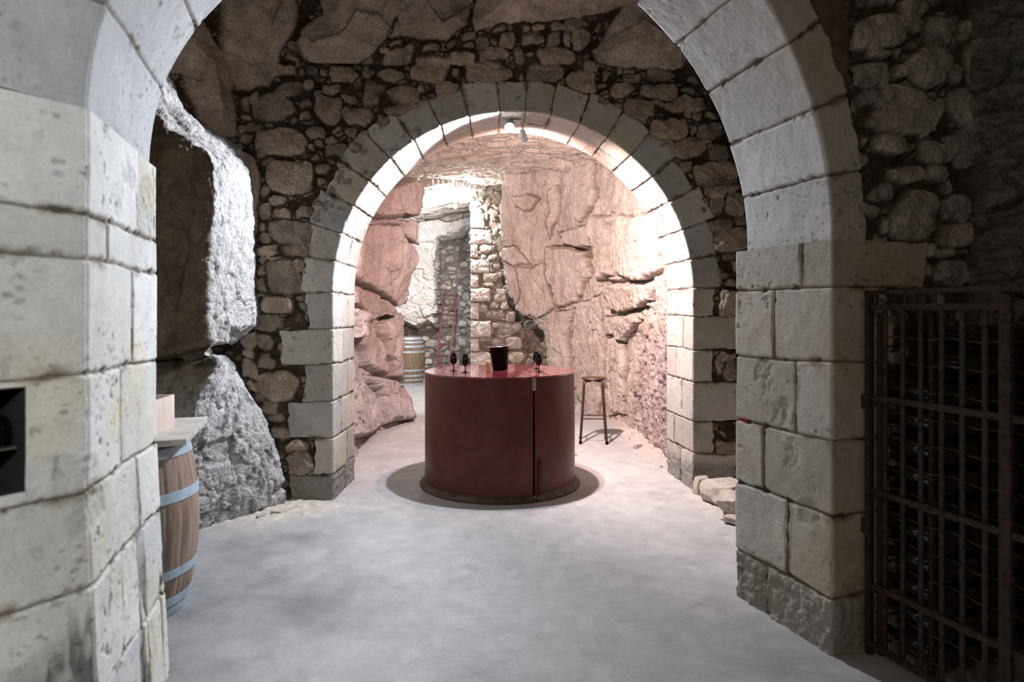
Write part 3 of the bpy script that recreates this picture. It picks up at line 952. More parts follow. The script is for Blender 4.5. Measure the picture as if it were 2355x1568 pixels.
def build_chamber_right():
    ed = [(-200, 1150), (420, 1150), (500, 1148), (560, 1152), (620, 1162), (680, 1175), (715, 1195), (735, 1228), (760, 1250), (850, 1262), (950, 1275), (1100, 1280)]

    def rows(z):
        y1 = CY - (z - EYE) * F / 10.9
        xe = (float(interp(y1, ed)) - CX) / F * 10.9
        k = float(interp(z, [(0, 0), (1.2, .02), (1.9, .22), (2.6, .12), (4, .0)]))
        k2 = float(interp(z, [(0, 0), (.8, .25), (1.5, .2), (4, .2)]))
        return [(1.60, 6.0), (1.66 - k * .6, 7.0), (1.62 - k, 8.2), (1.45 - k * .7, 9.2), (1.02, 10.1), (.78 - k2 * .4, 10.5), (xe, 10.9), (xe + .25, 11.25), (.9, 11.9)]
    s = plan_sheet(rows, lin(0, 4.1, .010), .010, (0, 8, 1.5), 12)
    s.warp(.085, 3.2, 4)
    s.polys([[(540,270),(700,285),(760,400),(755,530),(690,560),(620,590),(520,540),(492,460),(505,340)],
             [(430,280),(520,270),(500,340),(488,460),(515,560),(440,575),(410,480),(410,330)],
             [(225,420),(390,438),(410,540),(350,680),(250,700),(218,600),(210,500)],
             [(60,520),(205,500),(238,700),(180,748),(100,730),(80,640)],
             [(240,712),(340,705),(322,850),(330,1000),(230,985),(220,830)],
             [(345,690),(440,645),(478,820),(488,1000),(450,1190),(380,1190),(335,1000),(335,850)],
             [(450,600),(685,575),(680,690),(560,720),(490,705)],
             [(480,735),(600,725),(640,765),(580,850),(490,822)],
             [(490,835),(580,855),(590,950),(565,1200),(500,1190)],
             [(50,205),(110,190),(168,208),(160,250),(115,262),(70,250)],
             [(260,372),(395,335),(408,430),(290,432)],
             [(0,425),(80,425),(130,500),(60,515),(0,480)],
             [(335,10),(420,0),(432,160),(420,250),(365,330),(330,260),(318,120)],
             [(205,160),(258,150),(270,250),(235,400),(208,330)]], (1150, 350), .5102, seed=3)
    P = s.P
    s.rock(.034, 3.4, 23, (1, 1, .5), .016, np.array((.50, .44, .395)), .06, .05)
    g = 1 - sm(s.D, -.03, .02)
    ed_ = 1 - sm(np.abs(s.D - .002), 0, .020)
    s.H -= .012 * g * (s.D > -.25) + .055 * ed_
    s.H += .030 * fbm(P, (4.5, 4.5, 1.1), 4, 64, .5, True)
    s.H += .022 * fbm(P, (7, 7, 1.8), 4, 61) + .012 * fbm(P, (16, 16, 7), 4, 62)
    s.cracks([[(500, 280), (515, 300), (492, 350), (490, 460), (520, 545)], [(440, 575), (510, 590), (560, 580), (690, 590)], [(490, 712), (560, 722), (650, 705)], [(245, 430), (390, 432), (410, 470)]], (1150, 350), .5102, .03, .10)
    # crumbly lower part beside the arch
    q = sm(s.PX, 1440, 1480) * sm(s.PY, 690, 800)
    q = q * sm(s.PX + (s.PY - 700) * .25, 1470, 1520)
    s.H += q * (.05 * fbm(P, 7, 5, 31, .6, True) + .03 * fbm(P, 18, 3, 32))
    s.C = s.C * (1 - q[..., None] * (.35 + .3 * fbm(P, 8, 4, 33)[..., None]) * np.array((.8, 1, .9)))
    s.C *= (1 + .22 * fbm(P, (5, 5, 2.5), 5, 67))[..., None]
    s.C *= (1 - .5 * ed_[..., None] * np.array((.9, 1, 1.1)))
    s.build('wall_chamber_right', M_ROCK, 'pinkish fractured cliff on the right inside the far arch')


build_chamber_right()


def build_chamber_end():
    # rubble pier with pale quoins
    X, Z = grid(lin(-.735, 1.3, .010), lin(0, 4.0, .010))
    P = np.stack([X, 11.6 + 0 * X, Z], -1)
    s = Sheet(P)
    s.warp(.02, 6, 5)
    rows = [(335,440,1010),(440,550,1055),(550,645,966),(645,750,1042),(750,850,966),(850,950,1050),(950,1072,972),(1075,1195,1052),(1195,1290,972),(1290,1420,1052),(1425,1520,975),(1525,1640,1052)]
    s.polys([[(905, a + 3), (b_, a + 3), (b_, b - 3), (905, b - 3)] for a, b, b_ in rows], (780, 380), .3318, seed=2)
    qu = s.D > -.01
    quD = s.D.copy()
    st = [(1020,580,80,60),(1060,640,60,50),(1090,700,60,60),(1050,780,110,70),(1115,760,40,40),(1040,830,80,30),(1125,900,105,90),(1080,970,70,50),(1150,970,60,60),(1000,990,60,60),(1080,1035,150,60),(1190,1050,70,80),(1150,1130,130,90),(1090,1110,60,40),(1230,1120,80,70),(1100,1230,100,70),(1210,1230,120,80),(1120,1330,110,90),(1230,1330,110,80),(1000,640,40,40)]
    s.stones(st, (780, 380), .3318, seed=6)
    s.rubble((5, 5, 7), .03, .028, col=np.array((.35, .30, .26)), mortar=np.array((.14, .115, .09)), seed=22, contrast=.22, gap=.06)
    g = (qu * sm(quD, 0, .02))[..., None]
    s.C = s.C * (1 - g) + np.array((.52, .49, .44)) * (1 + .1 * fbm(P, 12, 4, 2)[..., None]) * g
    s.build('wall_chamber_pier', M_RUBBLE, 'rubble pier with pale corner stones behind the table')
    # its return side and the far wall
    Y, Z = grid(lin(11.6, 14.6, .02), lin(0, 4.0, .02))
    P = np.stack([-.735 + 0 * Y, Y, Z], -1)
    s = Sheet(P, toward=(-2, 13, 1.5)); s.rubble((5, 5, 7), seed=3, col=np.array((.4, .36, .3)))
    s.build('wall_chamber_return', M_RUBBLE)
    X, Z = grid(lin(-3.7, -.3, .012), lin(0, 4.0, .012))
    px0, py0 = CX + F * X / 14.2, CY - F * (Z - EYE) / 14.2
    hang = (1 - sm(px0 + .02 * (py0 - 540), 1003, 1015)) * (1 - sm(py0 + 6 * np.sin(px0 * .11), 742, 754))
    top = 1 - sm(py0 - .35 * (1085 - px0), 515, 540)
    hang = np.maximum(hang, top)
    P = np.stack([X, 14.4 - .45 * hang, Z], -1)
    s = Sheet(P)
    s.warp(.02, 5, 6)
    s.stones([(1000,100,60,60),(1075,130,90,60),(1090,170,90,50),(930,130,70,50),(920,830,90,90),(600,830,110,70),(640,880,60,50),(690,900,200,110),(620,1060,90,80),(1110,360,90,70),(1150,260,100,120),(1110,630,120,90),(1110,890,110,110),(640,1150,110,80),(700,1300,140,80)], (880, 640), .1659, seed=6)
    s.rubble((5, 5, 8), .05, .045, col=np.array((.56, .52, .49)), mortar=np.array((.18, .16, .15)), seed=32, contrast=.25, gap=.05)
    s.D = s.D * 0 - 1
    s.H *= 1 - hang
    s.rock(.09, 1.8, 43, (1, 1, 1.6), .015, np.array((.78, .76, .73)), 0, region=hang)
    s.build('wall_chamber_end', M_ROCK, 'far end wall, white overhanging rock above coarse rubble')
    # ceiling of the chamber
    X, Y = grid(lin(-3.6, 2.6, .018), lin(6.0, 14.8, .018))
    Z = 3.55 + .25 * sm(Y, 5.5, 7.5) - .30 * sm(Y, 9.5, 14) + .12 * np.cos(X * 1.1)
    P = np.stack([X, Y, Z], -1)
    s = Sheet(P, toward=(0, 9, 1))
    s.rock(.075, 1.6, 83, (.6, 1.5, 1), .014, np.array((.50, .44, .38)), 0)
    s.H += .05 * fbm(P, (1.2, 4.5, 1), 4, 85, .5, True)
    s.build('ceiling', M_ROCK, 'low rock ceiling of the chamber beyond the far arch')


build_chamber_end()


# outer shell that is only glimpsed: roof over the near rooms and the walls beside and behind the viewer
def build_shell():
    def sheet(name, P, toward, col, label=None, mat=M_ROCK):
        s = Sheet(P, toward=toward)
        s.rock(.06, 1.4, 7, (1, 1, 1), .01, np.array(col), 0)
        s.build(name, mat, label)
    X, Y = grid(lin(-3.8, 3.8, .06), lin(-3.2, 5.2, .06))
    sheet('ceiling_front', np.stack([X, Y, 4.15 + .1 * np.sin(X)], -1), (0, 2, 1), (.30, .25, .20), 'rock roof of the front cellar')
    Y, Z = grid(lin(-3.2, 5.9, .06), lin(0, 4.4, .06))
    sheet('wall_left', np.stack([-3.55 + 0 * Y, Y, Z], -1), (0, 2, 1), (.30, .25, .20))
    Y, Z = grid(lin(-3.2, 15, .06), lin(0, 4.4, .06))
    sheet('wall_side_right', np.stack([3.3 + 0 * Y, Y, Z], -1), (0, 2, 1), (.22, .20, .17))
    X, Z = grid(lin(-3.8, 3.8, .06), lin(0, 4.4, .06))
    sheet('wall_front', np.stack([X, -3.0 + 0 * X, Z], -1), (0, 2, 1), (.30, .27, .23))
    Y, Z = grid(lin(5.9, 15, .06), lin(0, 4.4, .06))
    sheet('wall_side_left', np.stack([-3.6 + 0 * Y, Y, Z], -1), (0, 9, 1), (.4, .36, .3))


build_shell()


# ------------------------------------------------------------------ object helpers
def thing(name, label, cat, loc=(0, 0, 0), rz=0, group=None):
    o = bpy.data.objects.new(name, None)
    COL.objects.link(o)
    o.location = loc
    o.rotation_euler = (0, 0, rz)
    o.empty_display_size = .1
    o['label'] = label
    o['category'] = cat
    if group:
        o['group'] = group
    return o


def tag(o, label, cat, group=None):
    o['label'] = label
    o['category'] = cat
    if group:
        o['group'] = group
    return o


def finish(name, bm, mat, parent=None, smooth=True, loc=None, label=None, angle=40):
    me = bpy.data.meshes.new(name)
    bmesh.ops.recalc_face_normals(bm, faces=bm.faces)
    bm.to_mesh(me)
    bm.free()
    me.materials.append(mat)
    if smooth:
        me.polygons.foreach_set('use_smooth', [True] * len(me.polygons))
        me.set_sharp_from_angle(angle=math.radians(angle))
    o = bpy.data.objects.new(name, me)
    COL.objects.link(o)
    if parent:
        o.parent = parent
    if loc:
        o.location = loc
    if label:
        o['label'] = label
    return o


def lathe_bm(prof, n=48, a0=0., a1=2 * math.pi, bm=None):
    bm = bm or bmesh.new()
    full = abs(a1 - a0 - 2 * math.pi) < 1e-6
    rows = []
    m = n if full else n + 1
    for r, z in prof:
        if r < 1e-6:
            rows.append([bm.verts.new((0, 0, z))] * m)
        else:
            rows.append([bm.verts.new((r * math.cos(a0 + (a1 - a0) * k / n), r * math.sin(a0 + (a1 - a0) * k / n), z)) for k in range(m)])
    for i in range(len(rows) - 1):
        for k in range(n):
            q = [rows[i][k], rows[i][(k + 1) % m], rows[i + 1][(k + 1) % m], rows[i + 1][k]]
            u = []
            for v in q:
                if v not in u:
                    u.append(v)
            if len(u) > 2:
                try:
                    bm.faces.new(u)
                except ValueError:
                    pass
    return bm


def box_bm(sx, sy, sz, c=(0, 0, 0), bev=.002, bm=None, mat=None):
    new = bmesh.new()
    bmesh.ops.create_cube(new, size=1)
    bmesh.ops.scale(new, vec=(sx, sy, sz), verts=new.verts)
    if bev:
        bmesh.ops.bevel(new, geom=list(new.edges), offset=bev, segments=2, affect='EDGES', profile=.6)
    if mat:
        bmesh.ops.transform(new, matrix=mat, verts=new.verts)
    bmesh.ops.translate(new, vec=c, verts=new.verts)
    if bm is None:
        return new
    me = bpy.data.meshes.new('tmp')
    new.to_mesh(me)
    bm.from_mesh(me)
    bpy.data.meshes.remove(me)
    new.free()
    return bm


def tube_bm(pts, r, n=12, bm=None, caps=True):
    bm = bm or bmesh.new()
    pts = [Vector(p) for p in pts]
    rs = r if isinstance(r, (list, tuple)) else [r] * len(pts)
    rings = []
    up = None
    for i, p in enumerate(pts):
        t = (pts[min(i + 1, len(pts) - 1)] - pts[max(i - 1, 0)]).normalized()
        if up is None:
            up = t.orthogonal().normalized()
        up = (up - t * up.dot(t)).normalized()
        b = t.cross(up)
        rings.append([bm.verts.new(p + (up * math.cos(2 * math.pi * k / n) + b * math.sin(2 * math.pi * k / n)) * rs[i]) for k in range(n)])
    for i in range(len(rings) - 1):
        for k in range(n):
            bm.faces.new([rings[i][k], rings[i][(k + 1) % n], rings[i + 1][(k + 1) % n], rings[i + 1][k]])
    if caps:
        bm.faces.new(rings[0][::-1])
        bm.faces.new(rings[-1])
    return bm


def bar_bm(a, b, wd, dp, side=None, bm=None, bev=.0015):
    """flat bar from a to b; wd measured along `side`"""
    a, b = Vector(a), Vector(b)
    t = (b - a).normalized()
    s_ = Vector(side) if side else t.orthogonal()
    s_ = (s_ - t * s_.dot(t)).normalized()
    n = t.cross(s_)
    M = Matrix((s_, n, t)).transposed().to_4x4()
    return box_bm(wd, dp, (b - a).length, tuple((a + b) / 2), bev, bm, M)


def rounded(pts, r=.03, n=5):
    """round the inner corners of a polyline"""
    P = [Vector(p) for p in pts]
    out = [P[0]]
    for i in range(1, len(P) - 1):
        a = (P[i - 1] - P[i]).normalized() * r
        b = (P[i + 1] - P[i]).normalized() * r
        for k in range(n + 1):
            t = k / n
            out.append((P[i] + a) * (1 - t) ** 2 + P[i] * 2 * t * (1 - t) + (P[i] + b) * t ** 2)
    out.append(P[-1])
    return out


# ------------------------------------------------------------------ object materials
M_RED = plain('red_painted_sheet', (.105, .017, .014), .42, 0, .3, 9, .15, stretch=(1, 1, 1), spec=.4)
M_REDTOP = plain('glossy_red_top', (.25, .03, .042), .2, 0, .25, 5, .05, coat=1., spec=.9)
M_SHADOWGAP = plain('gap_shade_black', (.03, .025, .022), .8)  # near-black colour in place of the shade behind the seam
M_TIMBER = plain('pale_timber', (.42, .31, .20), .7, 0, .35, 8, .2, stretch=(10, 10, 1))
M_BASE = plain('worn_base_plate', (.10, .065, .05), .6, .2, .5, 14, .2)
M_BLACKGLASS = plain('black_glass', (.002, .002, .003), .05, 0, coat=.1, spec=.25)
M_BUCKET = plain('black_plastic', (.002, .002, .003), .18, 0, spec=.05)
M_BUCKETIN = plain('grey_bucket_inside', (.22, .22, .24), .3)
M_CANDLE = plain('tan_cork', (.60, .36, .20), .7, 0, .15, 60, .1)
M_STOOLWOOD = plain('worn_dark_seat', (.060, .028, .016), .45, 0, .5, 9, .1, stretch=(8, 1, 1))
M_STOOLMET = plain('brown_painted_tube', (.055, .035, .027), .38, .4, .6, 50)
M_OAK = plain('grey_oak_staves', (.27, .19, .14), .75, 0, .45, 5, .3, stretch=(7, 7, .7))
M_OAK2 = plain('brown_oak_staves', (.20, .14, .09), .7, 0, .45, 5, .3, stretch=(7, 7, .7))
M_HOOP = plain('galvanised_hoop', (.42, .52, .60), .5, .25, .2, 18, .1)
M_BOARD = plain('weathered_board', (.46, .42, .37), .8, 0, .4, 5, .3, stretch=(1.5, 12, 8))
M_PLY = plain('light_plywood', (.66, .53, .45), .7, 0, .15, 5, .05, stretch=(6, 6, 1))
M_LADDER = plain('red_ladder_paint', (.13, .014, .012), .6, 0, .4, 25, .1)
M_IRON = plain('rusty_iron', (.060, .036, .026), .75, .4, .5, 45, .35, col2=(.02, .014, .012))
M_WIRE = plain('rusty_wire', (.11, .075, .055), .6, .6, .4, 45)
M_REDPOLE = plain('red_lacquered_rod', (.42, .02, .03), .4)
M_BOTTLE = plain('dark_green_glass', (.006, .012, .010), .06, 0, coat=.4)
M_CAPSULE = plain('dull_foil', (.05, .02, .02), .4, .5)
M_LAMPBODY = plain('white_lamp_housing', (.62, .65, .68), .4)
M_CABLE = plain('grey_cable', (.25, .25, .25), .6)
M_LAMP1 = plain('lit_white_lens', (1, 1, 1), .3, emit=((.9, .95, 1), 60))
M_LAMP2 = plain('lit_rose_lens', (1, .8, .75), .3, emit=((1, .72, .66), 30))
M_LAMP3 = plain('lit_bulb', (1, 1, 1), .3, emit=((.95, .98, 1), 60))
M_SHELF = plain('dark_shelf', (.12, .09, .07), .6)


# ------------------------------------------------------------------ round red table
def build_table():
    R, H = .66, .992
    cx, cy = -.11, 5.81
    t = thing('tasting_table', 'round dark red drum-shaped table standing in the far arch', 'table', (cx, cy, 0))
    seam = math.atan2(-R, .31)                      # where the front seam is
    sa = math.radians(-64.2)
    sb = math.radians(103)
    # body: two curved sheet panels
    def panel(a0, a1, r0, r1, lift=0.):
        prof = [(r0 - .012, .045), (r0, .05), (r0, .5), (r1, H - .012), (r1 - .012, H - .012), (r0 - .012, .5), (r0 - .012, .045)]
        bm = lathe_bm(prof, 90, a0, a1)
        bm.edges.ensure_lookup_table()
        return bm
    finish('drum_panel', panel(sb - 2 * math.pi, sa - .016, R, R), M_RED, t, label='larger curved red panel')
    bm = panel(sa + .008, sb, R + .006, R + .001)
    finish('drum_panel', bm, M_RED, t, label='smaller curved red panel right of the seam')
    # near-black lining, its colour stands for the shade inside the gap
    finish('gap_lining', lathe_bm([(R - .07, .04), (R - .07, H - .03)], 60), M_SHADOWGAP, t)
    # tops: the two halves of the disc split by a straight seam
    def top(a0, a1, name, r, lb=None, dz=0.):
        bm = bmesh.new()
        n = 90
        pts = [(r * math.cos(a0 + (a1 - a0) * k / n), r * math.sin(a0 + (a1 - a0) * k / n)) for k in range(n + 1)]
        lo = [bm.verts.new((x, y, H - .012)) for x, y in pts]
        hi = [bm.verts.new((x, y, H + dz)) for x, y in pts]
        bm.faces.new(hi); bm.faces.new(lo[::-1])
        for k in range(n + 1):
            j = (k + 1) % (n + 1)
            bm.faces.new([lo[k], lo[j], hi[j], hi[k]])
        eds = [e for e in bm.edges if abs(e.verts[0].co.z - (H + dz)) < 1e-5 and abs(e.verts[1].co.z - (H + dz)) < 1e-5]
        bmesh.ops.bevel(bm, geom=eds, offset=.003, segments=2, affect='EDGES')
        finish(name, bm, M_REDTOP, t, label=lb)
    top(sb - 2 * math.pi + .004, sa - .004, 'table_top', R + .002, 'larger part of the glossy red top')
    top(sa + .004, sb - .004, 'table_top', R + .008, 'smaller part of the glossy red top', .001)
    # timber block showing at the head of the seam
    c, s_ = math.cos(sa), math.sin(sa)
    M = Matrix.Rotation(sa, 4, 'Z')
    finish('seam_block', box_bm(.02, .032, .10, (c * (R - .006), s_ * (R - .006), H - .062), .002, None, M), M_TIMBER, t, label='pale timber block in the seam')
    # foot plate in two arcs, latch channel
    finish('base_ring', lathe_bm([(R - .04, 0), (R + .045, 0), (R + .047, .012), (R + .03, .03), (R + .006, .05), (R - .04, .052)], 96, sb - 2 * math.pi, sa - .01), M_BASE, t)
    finish('base_ring', lathe_bm([(R - .04, 0), (R + .052, 0), (R + .052, .014), (R + .03, .034), (R + .012, .055), (R - .04, .055)], 60, sa, sb), M_BASE, t)
    a = sa + .085
    c, s_ = math.cos(a), math.sin(a)
    M = Matrix.Rotation(a, 4, 'Z')
    finish('latch_channel', box_bm(.022, .052, .25, (c * (R + .012), s_ * (R + .012), .185), .004, None, M), M_RED, t)
    a2 = a + .012
    finish('latch_bolt', tube_bm([(math.cos(a) * (R + .026), math.sin(a) * (R + .026), .08), (math.cos(a) * (R + .026), math.sin(a) * (R + .026), .335)], .007, 10), M_BASE, t)
    return t


build_table()
TOPZ = .993


def on_table(x, y):
    Y = (EYE - TOPZ) * F / (y - CY)
    return ((x - CX) / F * Y, Y)


# ------------------------------------------------------------------ glasses, bucket, candle
def make_glass():
    t = thing('wine_glass', 'black tasting glass nearest the left rim of the red table', 'wine glass', group='black tasting glasses on the red table')
    finish('foot', lathe_bm([(0, 0), (.0325, 0), (.033, .0015), (.028, .004), (.012, .008), (.006, .013)], 32), M_BLACKGLASS, t)
    finish('stem', lathe_bm([(.006, .012), (.0042, .02), (.004, .045), (.0055, .054), (.008, .058)], 20), M_BLACKGLASS, t)
    finish('bowl', lathe_bm([(.0055, .0555), (.013, .059), (.024, .068), (.0305, .082), (.0325, .094), (.031, .112), (.027, .134), (.0235, .154), (.0225, .1555), (.0222, .154), (.026, .133), (.030, .111), (.031, .094), (.029, .082), (.022, .069), (0, .063)], 40), M_BLACKGLASS, t)
    return t


def dup(root, loc, rz=0, label=None):
    r = root.copy()
    COL.objects.link(r)
    r.location = loc
    r.rotation_euler = (0, 0, rz)
    if label:
        r['label'] = label
    for ch in list(root.children):
        c = ch.copy()
        COL.objects.link(c)
        c.parent = r
        for g in ch.children:
            d = g.copy()
            COL.objects.link(d)
            d.parent = c
    return r


g0 = make_glass()
g0.location = (*on_table(1043, 853), TOPZ)
dup(g0, (*on_table(1070, 857), TOPZ), 0, 'black tasting glass just right of the leftmost glass')
dup(g0, (*on_table(1233.5, 848.5), TOPZ), 0, 'black tasting glass half hidden behind the rightmost one')
dup(g0, (*on_table(1239, 855.5), TOPZ), 0, 'black tasting glass in front on the right half of the table')

bk = thing('ice_bucket', 'black wine bucket with flared shiny rim in the middle of the red table', 'bucket', (*on_table(1151, 851), TOPZ), .3)
finish('bucket_body', lathe_bm([(0, .002), (.062, 0), (.066, .004), (.070, .03), (.083, .195), (.0945, .207), (.096, .210), (.094, .213), (.086, .209), (.079, .195), (.066, .03), (.060, .01), (0, .008)], 56), M_BUCKET, bk)
finish('rim', lathe_bm([(.0935, .2085), (.0975, .209), (.0985, .2115), (.0955, .2145), (.092, .212)], 56), plain('shiny_rim', (.35, .35, .38), .15, .6), bk)
for s_ in (-1, 1):
    finish('side_grip', tube_bm([(s_ * .078, -.022, .165), (s_ * .092, -.014, .17), (s_ * .096, 0, .172), (s_ * .092, .014, .17), (s_ * .078, .022, .165)], .005, 10), M_BUCKET, bk)
bk.rotation_euler = (0, math.radians(-4.5), .0)
cd = finish('tan_cylinder', lathe_bm([(0, 0), (.0185, 0), (.0195, .002), (.0195, .088), (.019, .093), (.017, .097), (.012, .094), (0, .095)], 32), M_CANDLE, None, loc=(*on_table(1123, 856), TOPZ))
tag(cd, 'short tan cylinder standing left of the black bucket', 'candle')


# ------------------------------------------------------------------ stool
def build_stool():
    t = thing('bar_stool', 'tall backless stool with brown tube legs right of the red table', 'stool', (.95, 7.62, 0), math.radians(-6))
    hz = .752
    finish('seat', lathe_bm([(0, hz - .028), (.125, hz - .028), (.138, hz - .022), (.142, hz - .012), (.138, hz - .003), (.125, hz), (.06, hz - .003), (0, hz - .004)], 48), M_STOOLWOOD, t)
    ft = {}
    for i, (sx, sy) in enumerate(((-1, -1), (1, -1), (1, 1), (-1, 1))):
        top = (sx * .085, sy * .085, hz - .038)
        pts = rounded([(sx * .03, sy * .03, hz - .038), (sx * .104, sy * .104, hz - .040), (sx * .150, sy * .150, 0.0)], .035, 6)
        lg = finish('leg', tube_bm(pts, .0145, 14), M_STOOLMET, t)
        finish('rubber_foot', lathe_bm([(0, 0), (.017, 0), (.0165, .03), (.0135, .034)], 16), M_BUCKET, lg, loc=(sx * .150, sy * .150, 0))
    def corner(z, k):
        f = .104 + (.150 - .104) * (hz - .04 - z) / (hz - .04)
        sx, sy = ((-1, -1), (1, -1), (1, 1), (-1, 1))[k % 4]
        return (sx * f, sy * f, z)
    for k in range(4):
        z = .288 if k % 2 == 0 else .275
        finish('footrest', tube_bm([corner(z, k), corner(z, k + 1)], .0085, 12), M_STOOLMET, t)
    for k in (0, 1):
        finish('seat_brace', bar_bm(corner(hz - .036, k), corner(hz - .036, k + 2), .025, .006), M_STOOLMET, t)


build_stool()


# ------------------------------------------------------------------ barrels
def barrel(name, label, loc, H, Rm, Re, mat, hoops, rz=0.):
    t = thing(name, label, 'barrel', loc, rz, 'oak wine barrels')
    n = 26                                           # staves
    m = n * 6
    zs = np.linspace(0, H, 29)
    bm = bmesh.new()
    rows = []
    def rad(z):
        return Re + (Rm - Re) * (1 - (2 * z / H - 1) ** 2)
    rng = random.Random(3)
    off = [rng.uniform(-.0015, .0015) for _ in range(n)]
    for z in zs:
        row = []
        for k in range(m):
            a = 2 * math.pi * k / m
            gr = -.003 if k % 6 == 0 else off[k // 6]
            r = rad(z) + gr
            row.append(bm.verts.new((r * math.cos(a), r * math.sin(a), z)))
        rows.append(row)
    for i in range(len(rows) - 1):
        for k in range(m):
            bm.faces.new([rows[i][k], rows[i][(k + 1) % m], rows[i + 1][(k + 1) % m], rows[i + 1][k]])
    # chime rims and recess
    for zi, zz, zr in ((0, 0, .035), (-1, H, H - .035)):
        a = rows[zi]
        b = [bm.verts.new(((Re - .022) * math.cos(2 * math.pi * k / m), (Re - .022) * math.sin(2 * math.pi * k / m), zz)) for k in range(m)]
        c = [bm.verts.new(((Re - .022) * math.cos(2 * math.pi * k / m), (Re - .022) * math.sin(2 * math.pi * k / m), zr)) for k in range(m)]
        for k in range(m):
            j = (k + 1) % m
            bm.faces.new([a[k], a[j], b[j], b[k]])
            bm.faces.new([b[k], b[j], c[j], c[k]])
    finish('staves', bm, mat, t, angle=25)
    for zr in (.034, H - .034):
        finish('barrel_head', lathe_bm([(0, zr - .006), (Re - .02, zr - .006), (Re - .02, zr + .006), (0, zr + .006)], 48), mat, t)
    for (z0, z1) in hoops:
        e = .0028
        finish('hoop', lathe_bm([(rad(z0) + .0005, z0), (rad(z0) + e, z0), (rad((z0 + z1) / 2) + e, (z0 + z1) / 2), (rad(z1) + e, z1), (rad(z1) + .0005, z1)], 96), M_HOOP, t)
    finish('bung', lathe_bm([(0, 0), (.022, 0), (.026, .012), (0, .014)], 20), M_TIMBER, t, loc=(0, -Rm + .004, H / 2)).rotation_euler = (math.pi / 2, 0, 0)
    return t


barrel('wine_barrel', 'grey oak barrel with bluish hoops behind the left pier, board on top', (-1.975, 3.31, 0), .885, .352, .292, M_OAK,
       [(.005, .045), (.055, .10), (.20, .245), (.575, .625), (.79, .835)], 2.9)
barrel('wine_barrel', 'brown oak barrel at the far end below the white rock', (-2.2, 13.75, 0), 1.02, .365, .30, M_OAK2,
       [(.005, .05), (.10, .135), (.19, .225), (.30, .335), (.68, .715), (.79, .83), (.88, .915), (.95, 1.0)], 2.6)

# board and box on the near barrel
ang = math.atan2(-.22, .69)


def local(px_, py_):
    return px_, py_


bd = thing('barrel_board', 'weathered square board lying on the near barrel as a table top', 'board', (-1.96, 3.27, .888), math.radians(17.7))
for k in range(4):
    finish('plank', box_bm(.70, .172, .03, (0, -.262 + k * .1745, .015), .003), M_BOARD, bd)
bd.location = (-1.945, 3.24, .888)
bx = thing('wooden_crate', 'small open plywood box on the board over the near barrel', 'box', (-1.855, 3.14, .9185), math.radians(8))
W_, D_, H_ = .30, .38, .165
finish('side_panel', box_bm(.010, D_, H_, (W_ / 2 - .005, 0, H_ / 2), .001), M_PLY, bx)
finish('side_panel', box_bm(.010, D_, H_, (-W_ / 2 + .005, 0, H_ / 2), .001), M_PLY, bx)
finish('end_panel', box_bm(W_ - .021, .010, H_, (0, D_ / 2 - .005, H_ / 2), .001), M_PLY, bx)
finish('end_panel', box_bm(W_ - .021, .010, H_, (0, -D_ / 2 + .005, H_ / 2), .001), M_PLY, bx)
finish('bottom_panel', box_bm(W_ - .021, D_ - .021, .008, (0, 0, .006), .001), M_PLY, bx)


# ------------------------------------------------------------------ ladder
def build_ladder():
    t = thing('ladder', 'narrow red ladder leaning on the rubble at the far end', 'ladder')
    Yb, Yt = 12.9, 13.85
    def pt(x, y, f):
        return at(x, y, Yt + (Yb - Yt) * f)
    n = 9
    lt, lb = Vector(((1022 - CX) / F * Yt, Yt, EYE + 44 / F * Yt)), Vector(((999 - CX) / F * Yb, Yb, 0))
    rt, rb = Vector(((1050.5 - CX) / F * Yt, Yt, EYE + 45 / F * Yt)), Vector(((1027 - CX) / F * Yb, Yb, 0))
    finish('rail', bar_bm(lb, lt, .032, .05, (1, 0, 0), None, .004), M_LADDER, t)
    finish('rail', bar_bm(rb, rt, .032, .05, (1, 0, 0), None, .004), M_LADDER, t)
    for k in range(9):
        f = .015 + k * .1085
        a, b = lt.lerp(lb, f), rt.lerp(rb, f)
        finish('rung', tube_bm([a, b], .011, 10), M_LADDER, t)


build_ladder()


# ------------------------------------------------------------------ lamps and cable
def lamp_head(t, loc, aim, rad, ln, mat_lens, hung):
    loc, aim = Vector(loc), Vector(aim)
    d = (aim - loc).normalized()
    q = d.to_track_quat('Z', 'Y').to_matrix().to_4x4()
    def put(bm):
        bmesh.ops.transform(bm, matrix=Matrix.Translation(loc) @ q, verts=bm.verts)
        return bm
    finish('lamp_housing', put(lathe_bm([(0, -ln), (rad * .6, -ln), (rad * .8, -ln + .01), (rad * .85, -.03), (rad, -.01), (rad, .0), (rad * .88, .0), (rad * .85, -.012), (0, -.02)], 32)), M_LAMPBODY, t)
    finish('lens', put(lathe_bm([(rad * .84, -.008), (rad * .6, -.003), (0, .0)], 32)), mat_lens, t)
    back = loc - d * (ln * .6)
    finish('lamp_arm', tube_bm(rounded([back, Vector((back.x, back.y, hung[2] - .04)), Vector(hung)], .015, 4), .007, 10), M_LAMPBODY, t)


L = thing('spotlight', 'blazing white spotlight hanging under the crown of the far arch', 'lamp')
